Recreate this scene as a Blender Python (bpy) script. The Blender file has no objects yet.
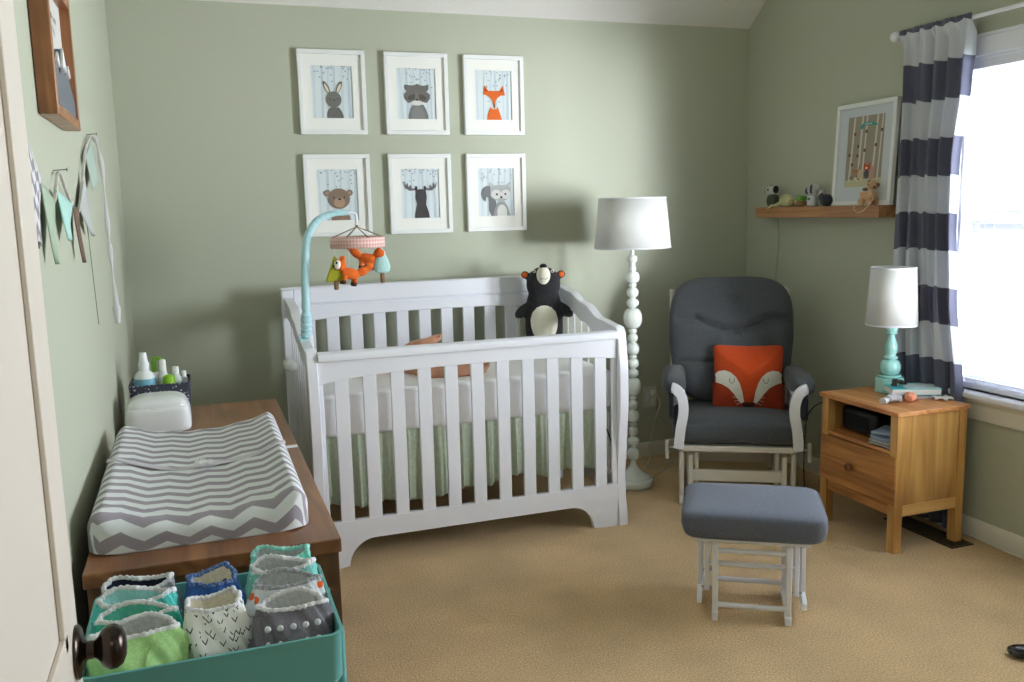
import bpy, bmesh, math, random
from mathutils import Vector, Matrix, Euler, noise
random.seed(7)
PI = math.pi
sc = bpy.context.scene
COL = sc.collection
R = math.radians

# ------------------------------------------------------------------ camera, world, light, exposure
W, H = 3.4885, 2.52          # right wall x, back wall height
cam_d = bpy.data.cameras.new('camera'); cam = bpy.data.objects.new('camera', cam_d); COL.objects.link(cam)
cam_d.sensor_width = 36.0; cam_d.lens = 884.0 / 1024.0 * 36.0; cam_d.clip_start = .02
yaw, pitch, roll = .341, .1472, -.025
fw = Vector((math.sin(yaw)*math.cos(pitch), math.cos(yaw)*math.cos(pitch), -math.sin(pitch)))
r0 = Vector((math.cos(yaw), -math.sin(yaw), 0)); u0 = r0.cross(fw)
cr = r0*math.cos(roll) + u0*math.sin(roll); cu = -r0*math.sin(roll) + u0*math.cos(roll)
M = Matrix((cr, cu, -fw)).transposed().to_4x4(); M.translation = Vector((.3052, -4.6378, 1.4974))
cam.matrix_world = M
sc.camera = cam

wd = bpy.data.worlds.new('world'); sc.world = wd; wd.use_nodes = True
bg = wd.node_tree.nodes['Background']; bg.inputs[0].default_value = (.80, .90, 1, 1); bg.inputs[1].default_value = 2.2

def area(name, loc, rot, sx, sy, power, color, spread=PI):
    l = bpy.data.lights.new(name, 'AREA'); l.shape = 'RECTANGLE'; l.size = sx; l.size_y = sy
    l.energy = power; l.color = color; l.spread = spread
    o = bpy.data.objects.new(name, l); COL.objects.link(o); o.location = loc; o.rotation_euler = rot
    return o
# daylight falling in through the window on the right wall (the window faces +x)
area('window_daylight', (W + .34, -2.72, 1.46), (0, R(90), 0), 1.0, .75, 190, (.88, .94, 1.0))
# the brighter part of the hazy sky, seen obliquely through the same window
area('bright_sky', (4.78, -6.25, 1.15), (0, R(90), R(-69)), 1.1, .9, 450, (.92, .96, 1.0))
# added dim fill in the unseen hallway behind the camera, not a known lamp
area('hallway_fill', (.6, -5.3, 2.35), (0, 0, 0), .3, .3, 5, (1, .93, .84))

vs = sc.view_settings
vs.view_transform = 'Standard'; vs.look = 'None'; vs.gamma = 1; vs.use_curve_mapping = False; vs.exposure = 0.42
try:
    sc.cycles.use_denoising = True; sc.cycles.max_bounces = 10; sc.cycles.diffuse_bounces = 7
    sc.cycles.sample_clamp_indirect = 6; sc.cycles.caustics_reflective = False; sc.cycles.caustics_refractive = False
except Exception: pass

# ------------------------------------------------------------------ materials
def lin(h):
    h = h.lstrip('#'); v = [int(h[i:i+2], 16)/255 for i in (0, 2, 4)]
    return tuple((x/12.92 if x <= .04045 else ((x+.055)/1.055)**2.4) for x in v) + (1,)
_m = {}
def mat(name, hexc, rough=.6, spec=.4, bump=0, bscale=40, var=0, vscale=8, sheen=0, coat=0, trans=0, subs=0, metal=0, bdist=.002):
    if name in _m: return _m[name]
    m = bpy.data.materials.new(name); m.use_nodes = True; nt = m.node_tree; N = nt.nodes; L = nt.links
    b = N['Principled BSDF']; b.inputs['Base Color'].default_value = lin(hexc); b.inputs['Roughness'].default_value = rough
    b.inputs['Specular IOR Level'].default_value = spec; b.inputs['Metallic'].default_value = metal
    if sheen: b.inputs['Sheen Weight'].default_value = sheen
    if coat: b.inputs['Coat Weight'].default_value = coat; b.inputs['Coat Roughness'].default_value = .1
    tc = N.new('ShaderNodeTexCoord')
    if var:
        n = N.new('ShaderNodeTexNoise'); n.inputs['Scale'].default_value = vscale; n.inputs['Detail'].default_value = 4
        L.new(tc.outputs['Object'], n.inputs['Vector'])
        r = N.new('ShaderNodeValToRGB'); c = lin(hexc)
        r.color_ramp.elements[0].position = .3; r.color_ramp.elements[1].position = .7
        r.color_ramp.elements[0].color = tuple(x*(1-var) for x in c[:3]) + (1,)
        r.color_ramp.elements[1].color = tuple(min(1, x*(1+var)) for x in c[:3]) + (1,)
        L.new(n.outputs['Fac'], r.inputs['Fac']); L.new(r.outputs[0], b.inputs['Base Color'])
    if bump:
        n2 = N.new('ShaderNodeTexNoise'); n2.inputs['Scale'].default_value = bscale; n2.inputs['Detail'].default_value = 3
        L.new(tc.outputs['Object'], n2.inputs['Vector'])
        bp = N.new('ShaderNodeBump'); bp.inputs['Strength'].default_value = bump; bp.inputs['Distance'].default_value = bdist
        L.new(n2.outputs['Fac'], bp.inputs['Height']); L.new(bp.outputs[0], b.inputs['Normal'])
    _m[name] = m
    return m

def wood(name, c_dark, c_mid, c_light, axis=0, scale=1.0, rough=.42, knots=True, coat=.1):
    if name in _m: return _m[name]
    m = bpy.data.materials.new(name); m.use_nodes = True; nt = m.node_tree; N = nt.nodes; L = nt.links
    b = N['Principled BSDF']; b.inputs['Roughness'].default_value = rough; b.inputs['Coat Weight'].default_value = coat
    b.inputs['Coat Roughness'].default_value = .25
    tc = N.new('ShaderNodeTexCoord'); mp = N.new('ShaderNodeMapping')
    s = [14*scale]*3; s[axis] = .9*scale; mp.inputs['Scale'].default_value = s
    L.new(tc.outputs['Object'], mp.inputs[0])
    n = N.new('ShaderNodeTexNoise'); n.inputs['Scale'].default_value = 1.6; n.inputs['Detail'].default_value = 7; n.inputs['Distortion'].default_value = 1.3
    L.new(mp.outputs[0], n.inputs['Vector'])
    r = N.new('ShaderNodeValToRGB'); e = r.color_ramp.elements
    e[0].position = .26; e[0].color = lin(c_dark); e[1].position = .70; e[1].color = lin(c_light)
    k = e.new(.5); k.color = lin(c_mid)
    L.new(n.outputs['Fac'], r.inputs['Fac']); out = r.outputs[0]
    if knots:
        mp2 = N.new('ShaderNodeMapping'); s2 = [7*scale]*3; s2[axis] = 3.2*scale; mp2.inputs['Scale'].default_value = s2
        L.new(tc.outputs['Object'], mp2.inputs[0])
        v = N.new('ShaderNodeTexVoronoi'); v.inputs['Scale'].default_value = 1.0; L.new(mp2.outputs[0], v.inputs['Vector'])
        rr = N.new('ShaderNodeValToRGB'); rr.color_ramp.elements[0].position = .12; rr.color_ramp.elements[1].position = .40
        rr.color_ramp.elements[0].color = (1, 1, 1, 1); rr.color_ramp.elements[1].color = (0, 0, 0, 1)
        L.new(v.outputs['Distance'], rr.inputs['Fac'])
        mx = N.new('ShaderNodeMixRGB'); mx.inputs[2].default_value = lin(c_dark)
        ml = N.new('ShaderNodeMath'); ml.operation = 'MULTIPLY'; ml.inputs[1].default_value = .75
        L.new(rr.outputs[0], ml.inputs[0]); L.new(ml.outputs[0], mx.inputs[0]); L.new(out, mx.inputs[1]); out = mx.outputs[0]
    L.new(out, b.inputs['Base Color'])
    bp = N.new('ShaderNodeBump'); bp.inputs['Strength'].default_value = .12; bp.inputs['Distance'].default_value = .001
    L.new(n.outputs['Fac'], bp.inputs['Height']); L.new(bp.outputs[0], b.inputs['Normal'])
    _m[name] = m
    return m

def fabric(name, hexc, hex2=None, scale=500, rough=.95, bump=.5, sheen=.15):
    """woven cloth: fine heathered threads"""
    if name in _m: return _m[name]
    m = bpy.data.materials.new(name); m.use_nodes = True; nt = m.node_tree; N = nt.nodes; L = nt.links
    b = N['Principled BSDF']; b.inputs['Roughness'].default_value = rough; b.inputs['Specular IOR Level'].default_value = .15
    b.inputs['Sheen Weight'].default_value = sheen
    tc = N.new('ShaderNodeTexCoord'); n = N.new('ShaderNodeTexNoise'); n.inputs['Scale'].default_value = scale; n.inputs['Detail'].default_value = 2
    L.new(tc.outputs['Object'], n.inputs['Vector'])
    mx = N.new('ShaderNodeMixRGB'); mx.inputs[1].default_value = lin(hexc); mx.inputs[2].default_value = lin(hex2 or hexc)
    r = N.new('ShaderNodeValToRGB'); r.color_ramp.elements[0].position = .38; r.color_ramp.elements[1].position = .62
    L.new(n.outputs['Fac'], r.inputs['Fac']); L.new(r.outputs[0], mx.inputs[0]); L.new(mx.outputs[0], b.inputs['Base Color'])
    bp = N.new('ShaderNodeBump'); bp.inputs['Strength'].default_value = bump; bp.inputs['Distance'].default_value = .001
    L.new(n.outputs['Fac'], bp.inputs['Height']); L.new(bp.outputs[0], b.inputs['Normal'])
    _m[name] = m
    return m

def flat(hexc, rough=.8):
    return mat('flat_' + hexc.strip('#').lower() + ('_%d' % int(rough*100)), hexc, rough, .2)

WALL = mat('sage_wall_paint', '#B2B5A3', .62, .3, bump=.10, bscale=90, bdist=.001)
CEIL = mat('textured_ceiling_paint', '#E6E3DF', .9, .1, bump=.8, bscale=120, bdist=.004)
TRIMW = mat('cream_trim_paint', '#DAD5C9', .4, .4)
WHITE = mat('white_lacquer', '#E6E7EF', .32, .45)
WHITE2 = mat('white_gloss', '#E6EBE6', .16, .5, coat=.5)
FRAMEW = mat('white_frame_paint', '#E4E5E4', .45, .4)
PLASTIC = mat('white_plastic', '#E6E8EA', .22, .5)
CREAMW = mat('offwhite_glider_paint', '#D8D4CC', .4, .4)
GREYF = fabric('heather_grey_upholstery', '#3D4044', '#56595E', 420)
GREYO = fabric('heather_bluegrey_upholstery', '#4F5362', '#6F7380', 420)
LINEN = fabric('white_crib_sheet', '#F4F3F5', '#FAF9FB', 300, bump=.2)
GREENF = fabric('pale_green_satin', '#B5BFA9', '#C2CAB6', 60, rough=.45, bump=.1, sheen=.4)
BRONZE = mat('oil_rubbed_bronze', '#3A302B', .25, .6, metal=.85)
STEEL = mat('steel', '#9A9A9A', .3, .5, metal=1)
BLACKP = mat('black_plastic', '#101113', .35, .4)

# ------------------------------------------------------------------ mesh helpers
def NB(): return bmesh.new()
def tag(o, label=None, cat=None, group=None, kind=None):
    if label: o['label'] = label
    if cat: o['category'] = cat
    if group: o['group'] = group
    if kind: o['kind'] = kind
    return o
def thing(name, label, cat, loc=(0, 0, 0), rz=0, group=None):
    o = bpy.data.objects.new(name, None); COL.objects.link(o); o.location = loc; o.rotation_euler = (0, 0, rz)
    o.empty_display_size = .05
    return tag(o, label, cat, group)
def obj(name, bm, ms, parent=None, loc=(0, 0, 0), rot=(0, 0, 0), smooth=True, ang=38, bevel=0, segs=2, sub=0, label=None, kind=None, remesh=0):
    me = bpy.data.meshes.new(name); bmesh.ops.recalc_face_normals(bm, faces=bm.faces[:]); bm.to_mesh(me); bm.free()
    for m in (ms if isinstance(ms, (list, tuple)) else [ms]): me.materials.append(m)
    if smooth:
        me.polygons.foreach_set('use_smooth', [True]*len(me.polygons))
        if not sub and not remesh and ang < 180: me.set_sharp_from_angle(angle=R(ang))
    o = bpy.data.objects.new(name, me); COL.objects.link(o); o.location = loc; o.rotation_euler = rot
    if parent: o.parent = parent
    if remesh:
        md = o.modifiers.new('r', 'REMESH'); md.mode = 'VOXEL'; md.voxel_size = remesh; md.use_smooth_shade = True
        sm = o.modifiers.new('s', 'SMOOTH'); sm.iterations = 6; sm.factor = .6
    if bevel:
        md = o.modifiers.new('b', 'BEVEL'); md.width = bevel; md.segments = segs; md.limit_method = 'ANGLE'; md.angle_limit = R(35)
        md.harden_normals = False
    if sub:
        md = o.modifiers.new('s', 'SUBSURF'); md.levels = sub; md.render_levels = sub
    if label: o['label'] = label
    if kind: o['kind'] = kind
    return o
def struct(name, bm, ms, **k):
    o = obj(name, bm, ms, **k)
    if not k.get('parent'): o['kind'] = 'structure'
    return o
def box(bm, x0, x1, y0, y1, z0, z1, mx=None, mi=0):
    vs_ = [bm.verts.new(Vector((x, y, z))) for x in (x0, x1) for y in (y0, y1) for z in (z0, z1)]
    if mx is not None:
        for v in vs_: v.co = mx @ v.co
    idx = ((0, 1, 3, 2), (4, 6, 7, 5), (0, 4, 5, 1), (2, 3, 7, 6), (0, 2, 6, 4), (1, 5, 7, 3))
    for f in idx:
        fc = bm.faces.new([vs_[i] for i in f]); fc.material_index = mi
    return vs_
def prism(bm, pts, a0, a1, plane='xz', mi=0):
    """polygon in a plane, extruded along the third axis"""
    def P3(p, a):
        return Vector({'xz': (p[0], a, p[1]), 'yz': (a, p[0], p[1]), 'xy': (p[0], p[1], a)}[plane])
    A = [bm.verts.new(P3(p, a0)) for p in pts]; B = [bm.verts.new(P3(p, a1)) for p in pts]
    f = bm.faces.new(A); f.material_index = mi; f = bm.faces.new(B[::-1]); f.material_index = mi
    n = len(pts)
    for i in range(n):
        f = bm.faces.new((A[i], B[i], B[(i+1) % n], A[(i+1) % n])); f.material_index = mi
def strip_prism(bm, xs, lo, hi, a0, a1, plane='xz'):
    """solid between two curves lo(x), hi(x); built of quads so that it may be concave"""
    def P3(x, z, a): return Vector({'xz': (x, a, z), 'yz': (a, x, z), 'xy': (x, z, a)}[plane])
    g = [[bm.verts.new(P3(x, z, a)) for (z, a) in ((lo(x), a0), (hi(x), a0), (hi(x), a1), (lo(x), a1))] for x in xs]
    for i in range(len(xs)-1):
        for k in range(4):
            bm.faces.new((g[i][k], g[i][(k+1) % 4], g[i+1][(k+1) % 4], g[i+1][k]))
    bm.faces.new(g[0]); bm.faces.new(g[-1][::-1])
def lathe(bm, prof, c=(0, 0, 0), seg=32, mx=None, mi=0, cap=True):
    c = Vector(c); rings = []
    for r, z in prof:
        ring = []
        for k in range(seg):
            a = 2*PI*k/seg; v = Vector((r*math.cos(a), r*math.sin(a), z))
            if mx is not None: v = mx @ v
            ring.append(bm.verts.new(v + c))
        rings.append(ring)
    for i in range(len(rings)-1):
        for k in range(seg):
            f = bm.faces.new((rings[i][k], rings[i][(k+1) % seg], rings[i+1][(k+1) % seg], rings[i+1][k])); f.material_index = mi
    if cap:
        for rg in (rings[0][::-1], rings[-1]):
            f = bm.faces.new(rg); f.material_index = mi
def tube(bm, pts, r, seg=8, mi=0, flat_=1.0):
    pts = [Vector(p) for p in pts]; n = len(pts); rings = []
    up = Vector((0, 0, 1)); prev = None
    for i, p in enumerate(pts):
        t = (pts[min(i+1, n-1)] - pts[max(i-1, 0)]).normalized()
        if prev is None:
            a = up if abs(t.z) < .9 else Vector((1, 0, 0)); s = t.cross(a).normalized()
        else:
            s = (prev - t*prev.dot(t)).normalized()
        prev = s; b = t.cross(s); rr = r[i] if isinstance(r, (list, tuple)) else r
        rings.append([bm.verts.new(p + s*math.cos(2*PI*k/seg)*rr + b*math.sin(2*PI*k/seg)*rr*flat_) for k in range(seg)])
    for i in range(n-1):
        for k in range(seg):
            f = bm.faces.new((rings[i][k], rings[i][(k+1) % seg], rings[i+1][(k+1) % seg], rings[i+1][k])); f.material_index = mi
    for rg in (rings[0][::-1], rings[-1]):
        f = bm.faces.new(rg); f.material_index = mi
def spline(pts, n=8):
    pts = [Vector(p) for p in pts]; out = []
    P = [pts[0]*2-pts[1]] + pts + [pts[-1]*2-pts[-2]]
    for i in range(1, len(P)-2):
        for k in range(n):
            t = k/n; a, b, c, d = P[i-1], P[i], P[i+1], P[i+2]
            out.append(.5*((2*b) + (c-a)*t + (2*a-5*b+4*c-d)*t*t + (3*b-a-3*c+d)*t**3))
    out.append(pts[-1]); return out
def interp(tab, z):
    if z <= tab[0][0]: return tab[0][1]
    for (a, b), (c, d) in zip(tab, tab[1:]):
        if z <= c:
            t = (z-a)/(c-a); t = t*t*(3-2*t); return b + (d-b)*t
    return tab[-1][1]
def ball(bm, c, r, rot=None, seg=20, mi=0):
    """ellipsoid"""
    if not isinstance(r, (tuple, list)): r = (r, r, r)
    mx = Matrix.Translation(Vector(c)) @ ((Euler(rot).to_matrix().to_4x4()) if rot else Matrix.Identity(4)) @ Matrix.Diagonal((r[0], r[1], r[2], 1))
    n0 = len(bm.faces)
    bmesh.ops.create_uvsphere(bm, u_segments=seg, v_segments=max(8, seg//2+2), radius=1, matrix=mx)
    if mi:
        bm.faces.ensure_lookup_table()
        for f in bm.faces[n0:]: f.material_index = mi
def spow(v, e): return math.copysign(abs(v)**e, v)
def super_(bm, c, s, e1=.3, e2=.3, nu=48, nv=24, fn=None, mx=None):
    """superellipsoid cushion: half sizes s; e1 vertical squareness, e2 plan squareness"""
    rows = []
    for j in range(nv+1):
        th = -PI/2 + PI*j/nv; row = []
        for i in range(nu):
            ph = 2*PI*i/nu
            v = Vector((s[0]*spow(math.cos(th), e1)*spow(math.cos(ph), e2), s[1]*spow(math.cos(th), e1)*spow(math.sin(ph), e2), s[2]*spow(math.sin(th), e1)))
            if fn: v = fn(v)
            v = v + Vector(c)
            if mx is not None: v = mx @ v
            row.append(bm.verts.new(v))
        rows.append(row)
    for j in range(nv):
        for i in range(nu):
            bm.faces.new((rows[j][i], rows[j][(i+1) % nu], rows[j+1][(i+1) % nu], rows[j+1][i]))
    bmesh.ops.remove_doubles(bm, verts=bm.verts[:], dist=1e-5)
def rrect(x0, x1, y0, y1, r, n=6):
    out = []
    for cx, cy, a in ((x1-r, y1-r, 0), (x0+r, y1-r, 90), (x0+r, y0+r, 180), (x1-r, y0+r, 270)):
        for k in range(n+1):
            t = R(a + 90*k/n); out.append((cx+r*math.cos(t), cy+r*math.sin(t)))
    return out
def grid(bm, nu, nv, fn, uv=None, closeu=False):
    g = [[bm.verts.new(Vector(fn(i/(nu if closeu else nu-1), j/(nv-1)))) for i in range(nu)] for j in range(nv)]
    lay = bm.loops.layers.uv.verify() if uv else None
    for j in range(nv-1):
        for i in range(nu if closeu else nu-1):
            i2 = (i+1) % nu
            f = bm.faces.new((g[j][i], g[j][i2], g[j+1][i2], g[j+1][i]))
            if uv:
                for lp, (a, b) in zip(f.loops, ((i, j), (i+1, j), (i+1, j+1), (i, j+1))):
                    lp[lay].uv = uv(a/(nu-1), b/(nv-1))
    return g

# ------------------------------------------------------------------ the room
# carpet
def carpet():
    m = bpy.data.materials.new('tan_cut_pile_carpet'); m.use_nodes = True; nt = m.node_tree; N = nt.nodes; L = nt.links
    b = N['Principled BSDF']; b.inputs['Roughness'].default_value = 1; b.inputs['Specular IOR Level'].default_value = .05; b.inputs['Sheen Weight'].default_value = .1
    tc = N.new('ShaderNodeTexCoord')
    def ns(s, d=3):
        n = N.new('ShaderNodeTexNoise'); n.inputs['Scale'].default_value = s; n.inputs['Detail'].default_value = d; L.new(tc.outputs['Object'], n.inputs['Vector']); return n
    a = ns(165, 5); c = ns(3.2, 4)
    r = N.new('ShaderNodeValToRGB'); e = r.color_ramp.elements; e[0].position = .3; e[0].color = lin('#AE9068'); e[1].position = .7; e[1].color = lin('#E3C59B')
    L.new(a.outputs['Fac'], r.inputs[0])
    r2 = N.new('ShaderNodeValToRGB'); e = r2.color_ramp.elements; e[0].position = .3; e[0].color = (.86, .86, .86, 1); e[1].position = .7; e[1].color = (1.08, 1.06, 1.04, 1)
    L.new(c.outputs['Fac'], r2.inputs[0])
    mx = N.new('ShaderNodeMixRGB'); mx.blend_type = 'MULTIPLY'; mx.inputs[0].default_value = 1
    L.new(r.outputs[0], mx.inputs[1]); L.new(r2.outputs[0], mx.inputs[2]); L.new(mx.outputs[0], b.inputs['Base Color'])
    bp = N.new('ShaderNodeBump'); bp.inputs['Strength'].default_value = .9; bp.inputs['Distance'].default_value = .006
    L.new(a.outputs['Fac'], bp.inputs['Height']); L.new(bp.outputs[0], b.inputs['Normal'])
    return m
YF = -4.30
bm = NB(); box(bm, -.12, W+.14, -6.2, .12, -.1, 0); struct('floor', bm, carpet())
bm = NB(); box(bm, -.12, W+.14, 0, .12, 0, 4); struct('wall_back', bm, WALL)
bm = NB(); box(bm, -.12, 0, -6.2, 0, 0, 4); struct('wall_left', bm, WALL)
WY0, WY1, WZ0, WZ1 = -3.70, -1.60, .66, 2.09    # window opening
bm = NB()
box(bm, W, W+.14, YF-.12, WY0, 0, 4); box(bm, W, W+.14, WY1, 0, 0, 4); box(bm, W, W+.14, WY0, WY1, 0, WZ0); box(bm, W, W+.14, WY0, WY1, WZ1, 4)
struct('wall_right', bm, WALL)
DX0, DX1, DH = .095, .90, 2.04
bm = NB()
box(bm, 0, DX0, YF-.12, YF, 0, 4); box(bm, DX1, W, YF-.12, YF, 0, 4); box(bm, DX0, DX1, YF-.12, YF, DH, 4)
struct('wall_front', bm, WALL)
# sloped ceiling rising from the back wall, then flat
sl = .80; yr = -1.45; zr = H - yr*sl
bm = NB(); prism(bm, [(.12, H-.12*sl), (yr, zr), (yr, zr+.15), (.12, H-.12*sl+.15)], -.12, W+.14, 'yz'); struct('ceiling', bm, CEIL, smooth=False)
bm = NB(); box(bm, -.12, W+.14, -6.2, yr, zr, zr+.15); struct('ceiling', bm, CEIL, smooth=False)
# hallway behind the doorway
bm = NB(); box(bm, 1.35, 1.45, -6.2, YF-.12, 0, 4); box(bm, -.12, 1.45, -6.3, -6.2, 0, 4); struct('wall_hallway', bm, WALL)
# baseboards
def bb_prof(): return [(0, 0), (.014, 0), (.014, .065), (.010, .078), (.004, .088), (0, .088)]
bm = NB(); prism(bm, [(-p[0], p[1]) for p in bb_prof()], 0, W, 'yz'); struct('baseboard_back', bm, TRIMW)
bm = NB(); prism(bm, [(W-p[0], p[1]) for p in bb_prof()], YF, -.014, 'xz'); struct('baseboard_right', bm, TRIMW)
bm = NB(); prism(bm, [(p[0], p[1]) for p in bb_prof()], YF+.05, -.014, 'xz'); struct('baseboard_left', bm, TRIMW)
# doorway trim
bm = NB(); box(bm, DX0-.0, DX0+.015, YF-.12, YF, 0, DH); box(bm, DX1-.015, DX1, YF-.12, YF, 0, DH); box(bm, DX0, DX1, YF-.12, YF, DH-.015, DH)
box(bm, DX1, DX1+.06, YF, YF+.014, 0, DH+.06); box(bm, .02, DX1, YF, YF+.014, DH, DH+.06); box(bm, .02, DX0, YF, YF+.014, 0, DH)
struct('trim_1', bm, TRIMW, bevel=.003)

# ---- window
win = bpy.data.objects.new('window_1', None); COL.objects.link(win); win['kind'] = 'structure'
cz = .075
bm = NB()
box(bm, W-.018, W, WY1, WY1+cz, WZ0, WZ1+cz); box(bm, W-.018, W, WY0-cz, WY0, WZ0, WZ1+cz); box(bm, W-.018, W, WY0, WY1, WZ1, WZ1+cz)
box(bm, W-.024, W-.002, WY0-cz-.01, WY1+cz+.01, WZ1+cz, WZ1+cz+.014)
obj('window_casing', bm, WHITE, win, bevel=.004)
bm = NB(); box(bm, W-.055, W+.04, WY0-cz-.02, WY1+cz+.02, WZ0-.026, WZ0); obj('window_sill', bm, WHITE, win, bevel=.006)
bm = NB(); prism(bm, [(W, .538), (W-.013, .538), (W-.019, .552), (W-.015, .575), (W-.015, .605), (W-.03, .622), (W-.03, WZ0-.026), (W, WZ0-.026)], WY0-cz, WY1+cz, 'xz'); obj('window_apron', bm, TRIMW, win)
bm = NB()
ym = (WY0+WY1)/2
for y0, y1 in ((WY0, WY0+.045), (ym-.03, ym+.03), (WY1-.045, WY1)): box(bm, W+.07, W+.11, y0, y1, WZ0, WZ1)
for z0, z1 in ((WZ0, WZ0+.06), (1.36, 1.40), (WZ1-.05, WZ1)): box(bm, W+.071, W+.109, WY0, WY1, z0, z1)
obj('window_frame', bm, WHITE, win, bevel=.004)
bm = NB()
box(bm, W-.001, W+.142, WY1-.012, WY1+.001, WZ0, WZ1); box(bm, W-.001, W+.142, WY0-.001, WY0+.012, WZ0, WZ1); box(bm, W-.001, W+.142, WY0, WY1, WZ1-.012, WZ1+.001); box(bm, W+.04, W+.142, WY0, WY1, WZ0-.001, WZ0+.012)
obj('window_jamb', bm, WHITE, win)
gm = bpy.data.materials.new('clear_window_glass'); gm.use_nodes = True; nt = gm.node_tree
tr = nt.nodes.new('ShaderNodeBsdfTransparent'); gl = nt.nodes.new('ShaderNodeBsdfGlossy'); gl.inputs['Roughness'].default_value = .02
mxs = nt.nodes.new('ShaderNodeMixShader'); mxs.inputs[0].default_value = .07
nt.links.new(tr.outputs[0], mxs.inputs[1]); nt.links.new(gl.outputs[0], mxs.inputs[2]); nt.links.new(mxs.outputs[0], nt.nodes['Material Output'].inputs[0])
bm = NB(); box(bm, W+.088, W+.092, WY0+.04, WY1-.04, WZ0+.05, WZ1-.045); obj('window_pane', bm, gm, win)
# venetian blind
bl = thing('venetian_blind', 'white horizontal slat blind filling the bright window', 'window blind', (W+.035, 0, 0))
SLAT = mat('white_blind_slat', '#F2F4F6', .4, .3)
bm = NB(); z = WZ0+.045; k = 0
tilt = R(10)
while z < WZ1-.07:
    mx_ = Matrix.Translation((0, 0, z)) @ Matrix.Rotation(tilt, 4, 'Y')
    box(bm, -.024, .024, WY0+.012, WY1-.012, -.0014, .0014, mx_); z += .043
obj('slat', bm, SLAT, bl, kind='stuff')
bm = NB(); box(bm, -.028, .028, WY0+.01, WY1-.01, WZ1-.05, WZ1-.004); obj('head_rail', bm, WHITE, bl, bevel=.003)
bm = NB(); box(bm, -.026, .026, WY0+.012, WY1-.012, WZ0+.004, WZ0+.024); obj('bottom_rail', bm, WHITE, bl, bevel=.004)
bm = NB()
for y in (WY0+.13, ym-.35, ym+.35, WY1-.13):
    for xx in (-.026, .026):
        bm = NB(); tube(bm, [(xx, y, WZ0+.02), (xx, y, WZ1-.04)], .0014, 6); obj('ladder_cord', bm, SLAT, bl)

# ---- curtain on its rod
def curtain_mat():
    m = bpy.data.materials.new('grey_and_navy_striped_curtain'); m.use_nodes = True; nt = m.node_tree; N = nt.nodes; L = nt.links
    b = N['Principled BSDF']; b.inputs['Roughness'].default_value = .75; b.inputs['Specular IOR Level'].default_value = .2; b.inputs['Sheen Weight'].default_value = .2
    uvn = N.new('ShaderNodeUVMap'); sp = N.new('ShaderNodeSeparateXYZ'); L.new(uvn.outputs[0], sp.inputs[0])
    a = N.new('ShaderNodeMath'); a.operation = 'SUBTRACT'; a.inputs[0].default_value = 2.256; L.new(sp.outputs['Y'], a.inputs[1])
    d = N.new('ShaderNodeMath'); d.operation = 'DIVIDE'; d.inputs[1].default_value = .3275; L.new(a.outputs[0], d.inputs[0])
    f = N.new('ShaderNodeMath'); f.operation = 'FRACT'; L.new(d.outputs[0], f.inputs[0])
    g = N.new('ShaderNodeMath'); g.operation = 'GREATER_THAN'; g.inputs[1].default_value = .5; L.new(f.outputs[0], g.inputs[0])
    h = N.new('ShaderNodeMath'); h.operation = 'GREATER_THAN'; h.inputs[1].default_value = 2.238; L.new(sp.outputs['Y'], h.inputs[0])
    x = N.new('ShaderNodeMath'); x.operation = 'MAXIMUM'; L.new(g.outputs[0], x.inputs[0]); L.new(h.outputs[0], x.inputs[1])
    mx = N.new('ShaderNodeMixRGB'); mx.inputs[1].default_value = lin('#DADDE5'); mx.inputs[2].default_value = lin('#696B80')
    L.new(x.outputs[0], mx.inputs[0]); L.new(mx.outputs[0], b.inputs['Base Color'])
    t = N.new('ShaderNodeBsdfTranslucent'); L.new(mx.outputs[0], t.inputs['Color'])
    ms = N.new('ShaderNodeMixShader'); ms.inputs[0].default_value = .22; L.new(b.outputs[0], ms.inputs[1]); L.new(t.outputs[0], ms.inputs[2])
    L.new(ms.outputs[0], N['Material Output'].inputs[0])
    return m
cur = thing('curtain', 'grey and dark slate wide striped curtain hanging beside the bright window', 'curtain', (3.425, -1.49, .03))
bm = NB()
YL = [(.0, -1.335), (.6, -1.325), (1.2, -1.288), (2.25, -1.290)]
YR = [(.0, -1.735), (.62, -1.725), (1.1, -1.672), (1.4, -1.655), (1.65, -1.655), (1.98, -1.692), (2.15, -1.702), (2.25, -1.69)]
def cfn(u, v):
    z = .03 + v*2.231
    y = interp(YL, z) + (interp(YR, z)-interp(YL, z))*u
    amp = .026 if z < 2.1 else .026 - .012*(z-2.1)/.15
    w = amp*math.sin(2*PI*(u*5.2 + .25*math.sin(3*u+1.2*z))+.4) + .008*math.sin(2*PI*(u*11+.13*z)+1)
    if z > 2.0: w += .006*math.sin(u*90)*(z-2.0)/.25
    y += .008*math.sin(2*PI*u*5+1.3*z)
    if z > 2.20:
        k_ = min(1, (z-2.20)/.025); w = w*(1-k_) + k_*(-.017+.004*math.sin(u*75))
    return (-.002 + w*(.8 if u < .97 else .6), y+1.49, z-.03 + (.0015*math.sin(u*60) if z > 2.2 else 0))
grid(bm, 150, 90, cfn, uv=lambda a, b: (a, .03+b*2.228 + .006*math.sin(a*33)))
co = obj('drape', bm, curtain_mat(), cur)
md = co.modifiers.new('t', 'SOLIDIFY'); md.thickness = .0016
rod = thing('curtain_rod', 'thin white curtain rod with a round white end knob', 'curtain rod', (3.425, -1.247, 2.243))
bm = NB(); tube(bm, [(0, -2.67, 0), (0, -.02, 0)], .0085, 16); obj('pole', bm, WHITE, rod)
for yy, nm in ((0, 1), (-2.69, -1)):
    bm = NB(); ball(bm, (0, yy, 0), .024); lathe(bm, [(.014, -.02), (.016, -.012), (.012, 0)], (0, yy-.012*nm, 0), 16, Matrix.Rotation(R(90), 4, 'X')); obj('finial', bm, WHITE, rod)
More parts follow.
